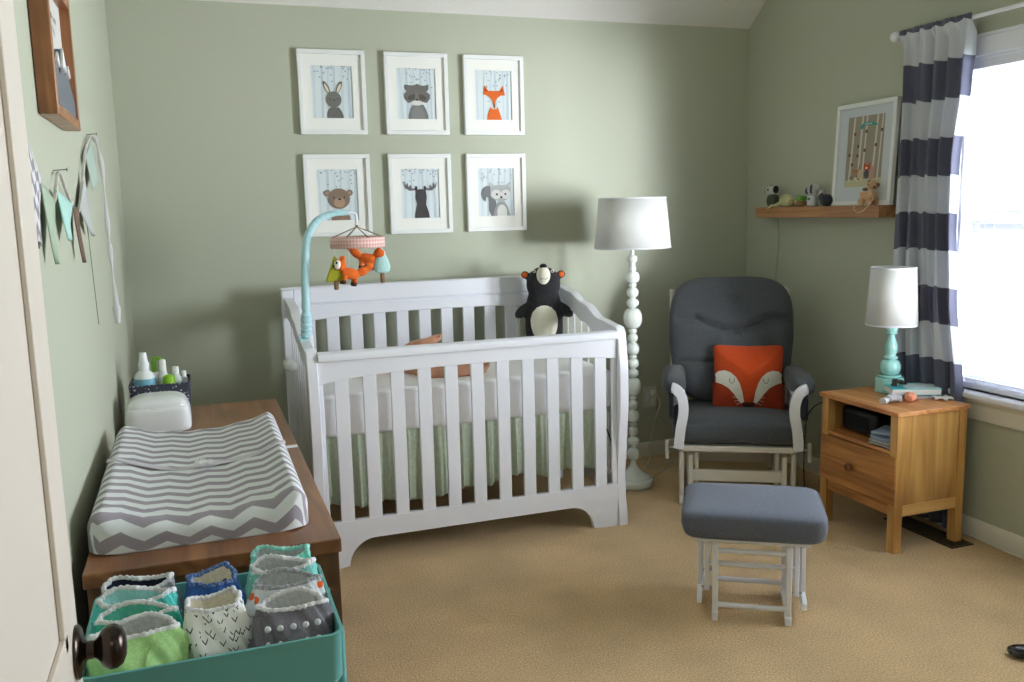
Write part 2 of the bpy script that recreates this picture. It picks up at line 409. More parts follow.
for yy in (-.035, -2.62):
    bm = NB(); tube(bm, [(0, yy, -.002), (.06, yy, -.002)], .006, 10); lathe(bm, [(.016, 0), (.016, .004)], (.0595, yy, -.002), 16, Matrix.Rotation(R(90), 4, 'Y')); obj('bracket', bm, WHITE, rod)

# ---- bedroom door, opened into the room
door = bpy.data.objects.new('door_1', None); COL.objects.link(door); door['kind'] = 'structure'; door.location = (.137, -4.28, 0)
dl = .79
bm = NB()
DOORP = mat('offwhite_door_paint', '#D2C9BE', .42, .4)
def panel_face(bm, x, inx):
    pass
box(bm, -.035, 0, 0, dl, .012, 2.03)
pn = [(.115, dl-.115, .24, .86), (.115, dl-.115, 1.03, 1.90)]
obj('door_leaf', bm, DOORP, door, bevel=.003)
bm = NB()
for y0, y1, z0, z1 in pn:
    for a, b, c, d in ((y0, y1, z0, z0+.018), (y0, y1, z1-.018, z1), (y0, y0+.018, z0, z1), (y1-.018, y1, z0, z1)):
        box(bm, 0, .006, a, b, c, d)
    box(bm, 0, .003, y0+.05, y1-.05, z0+.05, z1-.05)
obj('door_molding', bm, DOORP, door, bevel=.002)
rx = Matrix.Rotation(R(90), 4, 'Y')
kn = NB()
lathe(kn, [(.032, 0), (.032, .003), (.029, .006), (.016, .009), (.011, .012), (.0105, .020), (.014, .024), (.022, .029), (.0265, .036), (.0265, .044), (.022, .051), (.013, .055), (.005, .056)], (0, dl-.030, .985), 40, rx)
obj('door_knob', kn, BRONZE, door, label='dark bronze round knob')
kn = NB(); lathe(kn, [(.034, 0), (.034, .006), (.015, .014), (.0125, .03), (.026, .043), (.029, .055), (.02, .068)], (-.035, dl-.052, .985), 24, Matrix.Rotation(R(-90), 4, 'Y')); obj('door_knob', kn, BRONZE, door)
for hz in (.25, 1.05, 1.82):
    bm = NB(); lathe(bm, [(.006, 0), (.006, .09)], (.004, -.004, hz), 12); obj('door_hinge', bm, BRONZE, door)

def wobj(name, bm, ms, parent, **k):
    """like obj(), for shapes written in room coordinates under an unrotated thing"""
    p = parent; off = Vector((0, 0, 0))
    while p: off += p.location; p = p.parent
    bmesh.ops.translate(bm, verts=bm.verts[:], vec=-off)
    return obj(name, bm, ms, parent, **k)

# ------------------------------------------------------------------ crib
CX0, CX1, CYF, CYB = .702, 2.156, -1.0, -.15
crib = thing('crib', 'white wooden crib with flat slats and curved side panels', 'crib', (1.43, -.58, 0))
# back panel: posts, top rail in two boards, lower rail, slats
for x0, x1 in ((CX0-.012, CX0+.045), (CX1-.045, CX1+.012)):
    bm = NB(); box(bm, x0, x1, -.20, -.15, 0, 1.135); wobj('back_post', bm, WHITE, crib, bevel=.005)
bm = NB(); box(bm, CX0+.046, CX1-.046, -.198, -.156, 1.062, 1.140)
strip_prism(bm, [CX0+.0455+i*(CX1-CX0-.091)/24 for i in range(25)], lambda x: .998-.034*abs((x-1.434)/.7)**3.2, lambda x: 1.053, -.196, -.160)
box(bm, CX0+.0455, CX1-.0455, -.185, -.165, 1.05, 1.066)
wobj('top_rail', bm, WHITE, crib, bevel=.004)
bm = NB(); prism(bm, [(-.203, 1.136), (-.20, 1.146), (-.178, 1.149), (-.152, 1.146), (-.150, 1.136)], CX0-.014, CX1+.014, 'yz'); wobj('rail_cap', bm, WHITE, crib, bevel=.003)
bm = NB(); box(bm, CX0+.045, CX1-.045, -.194, -.162, .12, .24); wobj('lower_rail', bm, WHITE, crib, bevel=.003)
for k in range(-1, 12):
    x0 = .909 + .1187*k - .006
    x0, x1 = (x0, x0+.061)
    if k == -1: x0, x1 = CX0+.045, .846
    if k == 11: x0, x1 = 2.212-.0, 2.2; continue
    bm = NB(); box(bm, x0, min(x1, CX1-.045), -.188, -.168, .235, 1.0); wobj('slat', bm, WHITE, crib, bevel=.002)
# front panel
bm = NB()
prism(bm, [(-1.012, .898), (-1.014, .915), (-1.008, .930), (-.992, .937), (-.972, .936), (-.960, .928), (-.958, .914), (-.962, .898)], CX0+.046, CX1-.046, 'yz')
wobj('front_rail', bm, WHITE, crib, bevel=.002)
bm = NB()
strip_prism(bm, [CX0+.046+i*(CX1-CX0-.092)/30 for i in range(31)], lambda x: .838-.034*abs((x-1.434)/.68)**2.6, lambda x: .900, -.997, -.973)
wobj('front_apron', bm, WHITE, crib, bevel=.002)
for k in range(11):
    xc = 1.434 + .1187*(k-5)
    bm = NB(); box(bm, xc-.0285, xc+.0285, -.994, -.976, .19, .85); wobj('slat', bm, WHITE, crib, bevel=.002)
def arch(x):
    d = min(x-(CX0+.135), (CX1-.170)-x)     # distance inside the feet
    if d <= 0: return 0.0
    if d < .115: return .118*math.sqrt(max(0, 1-((.115-d)/.115)**2))
    return .118
bm = NB(); xs = [CX0+.046, CX0+.09] + [CX0+.1351+.115*(1-math.cos(PI/2*i/12)) for i in range(13)] + [CX1-.1701-.115*(1-math.cos(PI/2*(12-i)/12)) for i in range(13)] + [CX1-.12, CX1-.046]
strip_prism(bm, xs, arch, lambda x: .205, -.998, -.972)
wobj('bottom_rail', bm, WHITE, crib, ang=25)
bm = NB(); box(bm, CX1-.070, CX1-.046, -.990, -.976, .19, .86); wobj('panel_stile', bm, WHITE, crib, bevel=.002)
bm = NB(); box(bm, CX0+.046, CX0+.064, -.990, -.976, .19, .86); wobj('panel_stile', bm, WHITE, crib, bevel=.002)
# sleigh shaped front posts (profile in the y z plane)
ft = [(.0, -1.012), (.05, -1.010), (.15, -.992), (.24, -.988), (.40, -1.006), (.60, -1.026), (.76, -1.024), (.86, -1.012), (.92, -1.002), (.945, -.990)]
bk = [(.0, -.965), (.16, -.955), (.45, -.955), (.86, -.950), (.945, -.962)]
for x0, x1 in ((CX0, CX0+.045), (CX1-.045, CX1)):
    bm = NB(); zs = [.95*i/40 for i in range(41)]
    g = []
    for z in zs:
        y0, y1 = interp(ft, z), interp(bk, z)
        if z > .925: s = math.sqrt(max(0, 1-((z-.925)/.026)**2)); m_ = (y0+y1)/2; y0, y1 = m_+(y0-m_)*s, m_+(y1-m_)*s
        g.append([bm.verts.new(p) for p in ((x0, y0, z), (x1, y0, z), (x1, y1, z), (x0, y1, z))])
    for a, b in zip(g, g[1:]):
        for k in range(4): bm.faces.new((a[k], a[(k+1) % 4], b[(k+1) % 4], b[k]))
    bm.faces.new(g[0]); bm.faces.new(g[-1][::-1])
    wobj('front_post', bm, WHITE, crib, bevel=.004)
# side panels: S shaped top rail falling from the back to the front, round spindles, lower rail
stop = [(-.95, .940), (-.80, .955), (-.60, 1.015), (-.42, 1.062), (-.30, 1.078), (-.20, 1.085)]
for x0, x1 in ((CX0+.006, CX0+.034), (CX1-.034, CX1-.006)):
    bm = NB(); ys = [-.955+.755*i/30 for i in range(31)]
    strip_prism(bm, ys, lambda y: interp(stop, y)-.085, lambda y: interp(stop, y), x0, x1, 'yz'); 
    strip_prism(bm, ys, lambda y: interp(stop, y)-.004, lambda y: interp(stop, y)+.012, x0-.008, x1+.008, 'yz')
    wobj('side_rail', bm, WHITE, crib, bevel=.003)
    bm = NB(); box(bm, x0+.002, x1-.002, -.955, -.20, .13, .23); wobj('side_lower_rail', bm, WHITE, crib, bevel=.003)
    for k in range(8):
        y = -.882+.0855*k
        bm = NB(); tube(bm, [((x0+x1)/2, y, .225), ((x0+x1)/2, y, interp(stop, y)-.08)], .0046, 10); wobj('spindle', bm, WHITE, crib)
# mattress support and hanger
bm = NB(); box(bm, CX0+.08, CX1-.08, -.905, -.215, .535, .552)
wobj('mattress_support', bm, WHITE, crib)
for x in (CX1-.062, CX0+.062):
    bm = NB(); tube(bm, [(x, -.935, .54), (x, -.935, .245), (x, -.90, .238)], .0045, 8); wobj('hanger_rod', bm, WHITE, crib)

# mattress
mt = thing('crib_mattress', 'thick mattress in a fitted white sheet inside the crib', 'mattress', (1.434, -.573, .553))
bm = NB(); super_(bm, (0, 0, .098), (.686, .368, .098), .15, .07, 96, 24)
obj('fitted_sheet', bm, LINEN, mt)
# dust skirt: gathered cloth hanging below the mattress
sk = thing('crib_skirt', 'gathered pale green satin skirt hanging below the crib mattress', 'crib skirt', (1.434, -.573, .26))
def skirt(name, p0, p1, seed, folds):
    bm = NB(); p0 = Vector(p0); p1 = Vector(p1); d = p1-p0; L_ = d.length; t = d.normalized(); nrm = Vector((t.y, -t.x, 0))
    def f(u, v):
        a = .35+.65*(1-v)
        ph = u*folds*2*PI + 1.7*math.sin(u*7+seed) + .8*math.sin(u*19+seed*2)
        w = (.016*math.sin(ph) + .007*math.sin(2.3*ph+seed))*a
        low = .262 + .012*math.sin(u*folds*2*PI*.25+seed) + .010*math.sin(u*11+seed) - .028*math.cos(u*2.6+seed*0)
        z = low + (.566-low)*v
        p = p0 + t*(u*L_ + .006*math.cos(ph)*a) + nrm*w
        return (p.x-1.434, p.y+.573, z-.26)
    grid(bm, int(L_*190), 26, f)
    o = obj(name, bm, GREENF, sk); md = o.modifiers.new('t', 'SOLIDIFY'); md.thickness = .001
skirt('front_panel', (CX0+.062, -.914, 0), (CX1-.052, -.914, 0), 1.0, 19)
skirt('side_panel', (CX0+.075, -.24, 0), (CX0+.075, -.915, 0), 2.2, 7)
skirt('side_panel', (CX1-.075, -.915, 0), (CX1-.075, -.24, 0), 4.2, 7)
bm = NB(); prism(bm, [(-.0035, .0), (.0035, .0), (.006, .06), (-.006, .06)], -.003, .003, 'xz')
# a loose black strap near the right post
stp = NB(); tube(stp, spline([(CX1-.11, -.938, .545), (CX1-.10, -.948, .50), (CX1-.075, -.950, .455), (CX1-.055, -.945, .40)], 6), .006, 8, flat_=.4)
bm.free()
wobj('strap', stp, BLACKP, sk, label='short black strap')

# ------------------------------------------------------------------ baby lying on the mattress
def skin_body(name, nodes, edges, m, parent=None, sub=2, root=0):
    """nodes: (x,y,z,radius)"""
    me = bpy.data.meshes.new(name); me.from_pydata([n[:3] for n in nodes], edges, []); me.materials.append(m)
    o = bpy.data.objects.new(name, me); COL.objects.link(o)
    if parent: o.parent = parent
    md = o.modifiers.new('skin', 'SKIN'); md.use_smooth_shade = True; md.branch_smoothing = .6
    me.skin_vertices[0] if False else None
    lay = me.skin_vertices[0].data if me.skin_vertices else None
    if lay is None:
        bpy.context.view_layer.objects.active = o
        lay = me.skin_vertices[0].data
    for v, n in zip(lay, nodes): v.radius = (n[3], n[3]) if len(n) < 5 else (n[3], n[4]); v.use_root = False
    lay[root].use_root = True
    s = o.modifiers.new('s', 'SUBSURF'); s.levels = sub; s.render_levels = sub
    return o
SKIN = mat('baby_skin', '#D09A7E', .5, .35, var=.06, vscale=20)
baby = thing('person', 'baby lying on its back in the crib with one bare foot raised', 'person', (1.1, -.55, .750))
bo = Vector(baby.location)
B = [(1.185, -.500, .797, .046), (1.10, -.49, .797, .047), (1.01, -.48, .797, .044), (.95, -.475, .797, .026),      # pelvis, belly, chest, neck
     (.895, -.47, .797, .044), (.865, -.47, .799, .040),                                                       # head
     (1.215, -.57, .790, .042), (1.275, -.765, .784, .044), (1.40, -.795, .782, .038), (1.485, -.80, .778, .026), (1.515, -.803, .776, .026), (1.535, -.803, .795, .020),  # near leg, foot up
     (1.195, -.52, .812, .040), (1.232, -.655, .876, .032), (1.268, -.685, .895, .025), (1.292, -.695, .902, .022), (1.315, -.70, .910, .022), (1.336, -.702, .920, .017),  # raised leg
     (1.005, -.555, .790, .026), (.985, -.60, .775, .022), (1.02, -.63, .768, .017), (1.045, -.635, .766, .015),                                                    # near arm
     (1.005, -.42, .790, .026), (1.01, -.39, .775, .022), (1.05, -.38, .768, .017)]
Eg = [(0, 1), (1, 2), (2, 3), (3, 4), (4, 5), (0, 6), (6, 7), (7, 8), (8, 9), (9, 10), (10, 11), (0, 12), (12, 13), (13, 14), (14, 15), (15, 16), (16, 17),
      (2, 18), (18, 19), (19, 20), (20, 21), (2, 22), (22, 23), (23, 24)]
def toes(B, Eg, base, dirs, r):
    for dv, rr in dirs:
        b = B[base]; p = (b[0]+dv[0], b[1]+dv[1], b[2]+dv[2], rr)
        B.append(p); Eg.append((base, len(B)-1)); B.append((p[0]+dv[0]*.5, p[1]+dv[1]*.5, p[2]+dv[2]*.5, rr*.8)); Eg.append((len(B)-2, len(B)-1))
nodes = [(n[0]-bo.x, n[1]-bo.y, n[2]-bo.z, n[3]) for n in B]
bm = NB(); Lb = lambda *ids: tube(bm, [nodes[i][:3] for i in ids], [nodes[i][3] for i in ids], 14)
Lb(0, 1, 2, 3, 4, 5); Lb(0, 6, 7, 8, 9, 10, 11); Lb(0, 12, 13, 14, 15, 16, 17); Lb(2, 18, 19, 20, 21); Lb(2, 22, 23, 24)
for n_ in nodes: ball(bm, n_[:3], n_[3], None, 16)
ball(bm, nodes[4][:3], (.050, .046, .046), None, 20)
obj('body', bm, SKIN, baby, remesh=.005)
def toe(p, d, r):
    bm = NB(); p = Vector(p)-bo; d = Vector(d).normalized()
    tube(bm, [p, p+d*r*1.2, p+d*r*2.2, p+d*r*2.9], [r, r, r*.9, r*.35], 10); return bm
def foot_toes(tip, across, up, rs):
    tip = Vector(tip); ac = Vector(across).normalized()
    bm = NB()
    for k, r in enumerate(rs):
        o_ = tip + ac*(k-2)*.0085 - bo
        d = Vector(up).normalized()
        tube(bm, [o_-d*.006, o_, o_+d*r*1.3, o_+d*r*2.1], [r, r, r*.92, r*.4], 10)
    return bm
obj('toe', foot_toes((1.541, -.803, .806), (.1, 1, .1), (.3, 0, 1), (.0072, .0056, .0052, .0048, .0044)), SKIN, baby)
obj('toe', foot_toes((1.344, -.702, .926), (.1, 1, 0), (.6, 0, 1), (.0072, .0056, .0052, .0048, .0044)), SKIN, baby)
# face and hair, nappy suit
bm = NB(); 
for s in (-1, 1): ball(bm, (.872-bo.x, -.47+s*.018-bo.y, .836-bo.z), (.004, .006, .004), None, 12)
obj('eye', bm, flat('#3a2c26', .4), baby)
bm = NB(); ball(bm, (.890-bo.x, -.47-bo.y, .839-bo.z), (.007, .006, .006), None, 12); obj('nose', bm, SKIN, baby)
bm = NB(); ball(bm, (.908-bo.x, -.47-bo.y, .835-bo.z), (.003, .010, .004), None, 12); obj('mouth', bm, flat('#b0605a', .5), baby)
for s in (-1, 1):
    bm = NB(); ball(bm, (.888-bo.x, -.47+s*.043-bo.y, .798-bo.z), (.012, .006, .010), None, 12); obj('ear', bm, SKIN, baby)
bm = NB(); ball(bm, (.862-bo.x, -.47-bo.y, .795-bo.z), (.040, .043, .040), None, 20); obj('hair', bm, flat('#7a5a40', .9), baby)
bm = NB(); sn = [(nodes[i][0], nodes[i][1], nodes[i][2]) for i in (0, 1, 2, 3)]; tube(bm, sn, [.050, .052, .049, .032], 20)
for p_, r_ in zip(sn, (.050, .052, .049, .032)): ball(bm, p_, r_, None, 18)
obj('bodysuit', bm, LINEN, baby, remesh=.006)

# ------------------------------------------------------------------ plush bear sitting in the back right corner of the crib
FUR = mat('charcoal_plush', '#2E2E30', 1, .1, bump=.8, bscale=180, var=.25, vscale=60, sheen=.1, bdist=.003)
CREAMP = mat('cream_plush', '#E3DFCF', 1, .1, bump=.4, bscale=200, sheen=.1)
bear = thing('plush_bear', 'black plush bear with cream belly and orange ears sitting up in the crib corner', 'plush toy', (2.0, -.37, .742), R(-20))
bm = NB()
super_(bm, (0, 0, .19), (.098, .072, .19), .75, .9, 32, 20, lambda v: Vector((v.x*(1.0-.07*(v.z/.19)), v.y, v.z)))
ball(bm, (0, -.005, .370), (.090, .072, .092))
for s in (-1, 1):
    ball(bm, (s*.105, -.01, .235), (.058, .026, .030), (0, s*R(38), 0))
    ball(bm, (s*.094, -.002, .420), (.022, .012, .022))
    ball(bm, (s*.062, -.07, .030), (.040, .085, .034), (0, 0, s*R(12)))
obj('body', bm, FUR, bear, remesh=.006)
bm = NB(); ball(bm, (0, -.040, .188), (.074, .045, .128), (R(-5), 0, 0)); obj('belly_patch', bm, CREAMP, bear)
bm = NB(); ball(bm, (0, -.042, .412), (.038, .050, .056), (R(22), 0, 0)); obj('muzzle', bm, CREAMP, bear)
bm = NB(); ball(bm, (0, -.056, .466), (.019, .015, .014)); obj('nose', bm, flat('#1a1a1c', .5), bear)
bm = NB(); tube(bm, spline([(-.022, -.094, .410), (-.01, -.101, .402), (0, -.102, .407), (.01, -.101, .402), (.022, -.094, .410)], 4), .0012, 6); obj('mouth', bm, flat('#5a4a48'), bear)
for s in (-1, 1):
    bm = NB(); ball(bm, (s*.094, -.011, .420), (.015, .008, .015)); obj('inner_ear', bm, flat('#D9662E', .95), bear, label='orange inner ear')
    bm = NB(); ball(bm, (s*.046, -.052, .440), (.009, .006, .008)); obj('eye_patch', bm, CREAMP, bear)
    bm = NB(); ball(bm, (s*.047, -.057, .440), (.0042, .003, .0042)); obj('eye', bm, BLACKP, bear)

# ------------------------------------------------------------------ mobile clamped to the left side of the crib
BLUEC = mat('aqua_ruched_fabric', '#B4DDE6', .7, .3, bump=.6, bscale=60, bdist=.004, sheen=.3)
MY = -.775
mob = thing('crib_mobile', 'crib mobile with aqua fabric arm and pink canopy of hanging felt animals', 'mobile', (.722, MY, .96))
arm = spline([(.734, MY, .96), (.738, MY, 1.06), (.742, MY, 1.20), (.752, MY, 1.34), (.770, MY, 1.42), (.812, MY, 1.475), (.875, MY, 1.500), (.94, MY, 1.503)], 14)
bm = NB(); n = len(arm); rr = []
for i, p in enumerate(arm):
    u = i/n
    b = (.0235 if u < .16 else .0170 if u < .62 else .0170 - .006*(u-.62)/.38)
    ruf = (.0022*math.sin(i*2.1) if u < .2 else .0007*math.sin(i*1.3)) 
    rr.append(b + ruf)
tube(bm, arm, rr, 18); wobj('arm', bm, BLUEC, mob)
bm = NB(); tube(bm, spline([(.93, MY, 1.503), (.965, MY, 1.50), (.975, MY, 1.485), (.975, MY, 1.445)], 6), .006, 10); wobj('arm_tip', bm, WHITE, mob)
bm = NB(); super_(bm, (.750, MY, .93), (.012, .024, .060), .4, .5, 32, 16); wobj('clamp', bm, PLASTIC, mob)
bm = NB(); super_(bm, (.672, -.640, .838), (.030, .075, .026), .7, .7, 32, 16); wobj('clamp_nut', bm, PLASTIC, mob)
bm = NB(); tube(bm, spline([(.708, MY-.02, .985), (.70, MY-.035, .975), (.725, MY-.04, .965), (.745, MY-.02, .975), (.725, MY-.03, .985)], 6), .003, 8); wobj('tie', bm, BLUEC, mob)
hub = Vector((.975, MY, 1.442))
CANP = bpy.data.materials.new('pink_scallop_print'); CANP.use_nodes = True; nt = CANP.node_tree; N = nt.nodes; L = nt.links
b_ = N['Principled BSDF']; b_.inputs['Roughness'].default_value = .8
uvn = N.new('ShaderNodeUVMap'); ck = N.new('ShaderNodeTexVoronoi'); ck.inputs['Scale'].default_value = 1; ck.inputs['Randomness'].default_value = .0
L.new(uvn.outputs[0], ck.inputs['Vector']); rp = N.new('ShaderNodeValToRGB'); rp.color_ramp.elements[0].color = lin('#DDA29B'); rp.color_ramp.elements[0].position = .34
rp.color_ramp.elements[1].color = lin('#EBCFC9'); rp.color_ramp.elements[1].position = .46; L.new(ck.outputs['Distance'], rp.inputs[0]); L.new(rp.outputs[0], b_.inputs['Base Color'])
bm = NB(); CR = .118
grid(bm, 64, 3, lambda u, v: (.975+CR*math.cos(2*PI*u), MY+CR*math.sin(2*PI*u), 1.352+.046*v), uv=lambda a, b: (a*52, b*3.0), closeu=True)
o = wobj('canopy', bm, CANP, mob); md = o.modifiers.new('t', 'SOLIDIFY'); md.thickness = .003
bm = NB()
for k in range(8):
    a = 2*PI*(k+.3)/8; tube(bm, [hub, (.975+CR*math.cos(a), MY+CR*math.sin(a), 1.396)], .0022, 6)
wobj('canopy_cord', bm, flat('#8F7F6F'), mob)
bm = NB(); lathe(bm, [(.005, 0), (.007, .005), (.004, .012), (.003, .02)], hub, 12); wobj('hook', bm, STEEL, mob)
def hang(x, y, z): 
    b = NB(); tube(b, [(x, y, z), (x, y, 1.356)], .0009, 5); wobj('string', b, flat('#D9D5CC'), mob)
def felt_tree(x, y, z, c, round_):
    hang(x, y, z+.11)
    bm = NB()
    if round_: lathe(bm, [(.001, .130), (.012, .10), (.030, .058), (.038, .03), (.032, .010), (.008, 0)], (x, y, z), 24, Matrix.Diagonal((1, .45, 1, 1)))
    else: 
        prism(bm, [(-.042, 0), (-.040, -.004), (.040, -.004), (.042, 0), (.005, .098), (0, .104), (-.005, .098)], -.010, .010, 'xz'); bmesh.ops.translate(bm, verts=bm.verts[:], vec=(x, y, z))
    wobj('felt_tree', bm, mat('felt_'+c.strip('#').lower(), c, .95, .1, bump=.3, bscale=150), mob, bevel=.005, segs=3, label='yellow green felt tree' if not round_ else 'pale aqua felt tree')
    bm = NB(); tube(bm, [(x, y, z-.040), (x, y, z+.004)], .0125, 12, flat_=.8); wobj('tree_trunk', bm, flat('#8C7458', .95), mob, bevel=.003)
felt_tree(.866, MY-.055, 1.218, '#9C9C30', False)
felt_tree(1.082, MY+.02, 1.232, '#B4DAD8', True)
ORG = mat('orange_plush', '#D9682B', 1, .1, bump=.7, bscale=120, var=.12, vscale=60, sheen=.1, bdist=.003)
def fox(x, y, z, s, rz, tilt):
    T = Matrix.Translation((x, y, z)) @ Matrix.Rotation(rz, 4, 'Z') @ Matrix.Rotation(tilt, 4, 'Y') @ Matrix.Scale(s, 4)
    hang(x, y, z+.03)
    b = NB()
    ball(b, (0, 0, 0), (.045, .024, .026)); ball(b, (-.052, 0, .030), (.027, .023, .026)); ball(b, (.055, 0, .020), (.034, .019, .020), (0, R(-35), 0)); ball(b, (.080, 0, .045), (.024, .018, .020), (0, R(-35), 0))
    for sy in (-1, 1): 
        ball(b, (-.048, sy*.014, .058), (.009, .006, .014))
        for lx in (-.026, .026): ball(b, (lx, sy*.011, -.026), (.010, .009, .018))
    for v in b.verts: v.co = T @ v.co
    wobj('plush_fox', b, ORG, mob, remesh=.0035)
    b = NB()
    for sy in (-1, 1):
        for lx in (-.026, .026): ball(b, (lx, sy*.011, -.041), (.0105, .0098, .011), None, 12)
    for v in b.verts: v.co = T @ v.co
    wobj('fox_paw', b, flat('#5C4030', .95), mob)
    b = NB(); ball(b, (-.067, -.006, .027), (.015, .019, .021), None, 14)
    for v in b.verts: v.co = T @ v.co
    wobj('fox_face', b, flat('#ECE6DC', .95), mob)
    b = NB(); ball(b, (-.077, -.018, .034), (.005, .005, .006), None, 10); ball(b, (-.082, -.004, .018), (.005, .005, .005), None, 10)
    for v in b.verts: v.co = T @ v.co
    wobj('fox_eye', b, flat('#2a2322', .5), mob)
fox(.927, MY-.055, 1.244, .98, R(14), R(14))
fox(1.022, MY+.04, 1.300, .95, R(165), R(-8))

# ------------------------------------------------------------------ floor lamp
fl = thing('floor_lamp', 'tall white turned ball floor lamp with a white drum shade beside the crib', 'lamp', (2.462, -.478, 0))
def zz(v): return max(0, (484-v)*.005445)
prof = [(.090, 0), (.104, .004), (.108, .016), (.107, .036), (.103, .041), (.092, .044), (.089, .054), (.068, .066), (.048, .078), (.034, .094), (.020, .115)]
def bead(v0, v1, r, neck=.012, flatn=1.0):
    z1, z0 = zz(v0), zz(v1)
    out = []
    for i in range(0, 9):
        t = -PI/2 + PI*i/8; out.append((neck + (r-neck)*max(0, math.cos(t))**flatn, (z0+z1)/2 + (z1-z0)/2*math.sin(t)))
    return out
seq = [(445, 458, .036, 1), (434, 443, .034, 1.6), (424, 433, .028, 1), (420, 423.5, .022, .6), (407, 419.5, .035, 1), (397, 406, .028, 1.5), (393, 396.5, .022, .6), (375, 392.6, .046, .9), (366, 374.5, .032, 1.6), (356, 365, .031, 1), (352.5, 355.5, .022, .6),
       (340, 352, .034, 1), (331, 339.5, .028, 1.6), (326.5, 330.5, .023, .6), (306, 326, .0505, .9), (296.5, 305.5, .034, 1.7), (286, 296, .032, 1.5), (282, 285.5, .021, .6), (270.5, 281.7, .037, .9), (266, 270, .020, .6), (262.5, 265.5, .015, .6), (255, 262, .026, .9)]
for v0, v1, r, f in seq: prof += bead(v0, v1, r, .014, f)
prof += [(.010, zz(254.5)), (.010, zz(246))]
bm = NB(); lathe(bm, prof, seg=40); obj('stem', bm, WHITE2, fl, ang=40)
def shade_mat(name, c):
    m = bpy.data.materials.new(name); m.use_nodes = True; nt = m.node_tree; b = nt.nodes['Principled BSDF']
    b.inputs['Base Color'].default_value = lin(c); b.inputs['Roughness'].default_value = .9; b.inputs['Specular IOR Level'].default_value = .1
    t = nt.nodes.new('ShaderNodeBsdfTranslucent'); t.inputs['Color'].default_value = lin(c); ms = nt.nodes.new('ShaderNodeMixShader'); ms.inputs[0].default_value = .42
    nt.links.new(b.outputs[0], ms.inputs[1]); nt.links.new(t.outputs[0], ms.inputs[2]); nt.links.new(ms.outputs[0], nt.nodes['Material Output'].inputs[0])
    return m
SHADE = shade_mat('white_linen_shade', '#F1F1F0')
def drum(root, r0_, r1_, z0, z1):
    bm = NB(); grid(bm, 64, 2, lambda u, v: ((r0_+(r1_-r0_)*v)*math.cos(2*PI*u), (r0_+(r1_-r0_)*v)*math.sin(2*PI*u), z0+(z1-z0)*v), closeu=True)
    o = obj('lamp_shade', bm, SHADE, root, ang=180); md = o.modifiers.new('t', 'SOLIDIFY'); md.thickness = .002
    for r_, z_ in ((r0_, z0+.004), (r1_, z1-.004)):
        bm = NB(); tube(bm, [(r_*math.cos(2*PI*k/48), r_*math.sin(2*PI*k/48), z_) for k in range(49)], .0028, 6)
        if r_ == r1_:
            for k in range(3):
                a = 2*PI*k/3; tube(bm, [(0, 0, z1-.02), (r1_*math.cos(a), r1_*math.sin(a), z1-.006)], .0018, 6)
        obj('shade_ring', bm, WHITE, root)
    bm = NB(); lathe(bm, [(.014, z0-.0), (.016, z0+.04), (.010, z0+.045), (.022, z0+.075), (.028, z0+.10), (.018, z0+.125), (.004, z0+.135)], seg=20); tube(bm, [(0, 0, z0+.12), (0, 0, z1-.02)], .003, 8); obj('bulb', bm, PLASTIC, root)
drum(fl, .200, .174, 1.284, 1.545)
# outlet, plug and cords
out_ = thing('wall_outlet', 'white wall outlet with a plugged-in cord between floor lamp and glider', 'outlet', (2.82, -.004, .367))
bm = NB(); box(bm, -.043, .043, -.003, .003, -.062, .062); obj('cover_plate', bm, TRIMW, out_, bevel=.002)
bm = NB(); box(bm, .006, .030, -.006, -.003, -.045, -.012); box(bm, .006, .030, -.006, -.003, .012, .045); box(bm, -.030, -.008, -.005, -.003, -.03, .03); obj('receptacle', bm, PLASTIC, out_, bevel=.001)
bm = NB(); box(bm, .004, .034, -.030, -.006, .010, .040); obj('plug', bm, TRIMW, out_, bevel=.004)
def cord(name, pts, r, c, label, n=8):
    bm = NB(); tube(bm, spline(pts, n), r, 8); o = obj(name, bm, flat(c, .5)); return tag(o, label, 'cord')
cord('lamp_cord', [(2.84, -.035, .39), (2.865, -.05, .33), (2.835, -.045, .24), (2.80, -.05, .12), (2.78, -.08, .02), (2.72, -.16, .006), (2.66, -.24, .006), (2.76, -.20, .006), (2.90, -.19, .006), (2.74, -.31, .006), (2.60, -.42, .008), (2.572, -.45, .010)], .0028, '#D8D4CA', 'white lamp cord hanging from the outlet and looping behind the floor lamp')
cord('trailing_cord', [(2.836, -.030, .345), (2.83, -.045, .29), (2.86, -.05, .22), (2.93, -.06, .175), (3.02, -.05, .16), (3.08, -.03, .10), (3.10, -.03, .012)], .0022, '#C9C5BB', 'thin white cord drooping from the outlet towards the back of the glider')

# ------------------------------------------------------------------ glider chair
gl_ = thing('glider_chair', 'grey upholstered glider chair with white wooden frame in the room corner', 'chair', (2.78, -.98, 0), R(-30))
def part(name, fn, m, root, **k):
    bm = NB(); fn(bm); return obj(name, bm, m, root, **k)
for s in (-1, 1):
    # outer base side: foot runner with front and rear uprights
    def f(bm):
        box(bm, s*.272-.012, s*.272+.012, -.02, .56, .0, .045)
        box(bm, s*.272-.012, s*.272+.012, -.01, .035, .04, .275); box(bm, s*.272-.012, s*.272+.012, .46, .51, .04, .275)
    part('base_side', f, CREAMW, gl_, bevel=.008)
    def f(bm):
        box(bm, s*.228-.013, s*.228+.013, .0, .045, .0, .255); box(bm, s*.228-.013, s*.228+.013, .42, .465, .0, .255); box(bm, s*.228-.013, s*.228+.013, .0, .465, .0, .04)
    part('base_frame', f, CREAMW, gl_, bevel=.006)
    for y in (.05, .40):
        part('swing_arm', lambda bm: prism(bm, rrect(y-.018, y+.018, .085, .275, .017), s*.196-.010, s*.196+.010, 'yz'), CREAMW, gl_, bevel=.003)
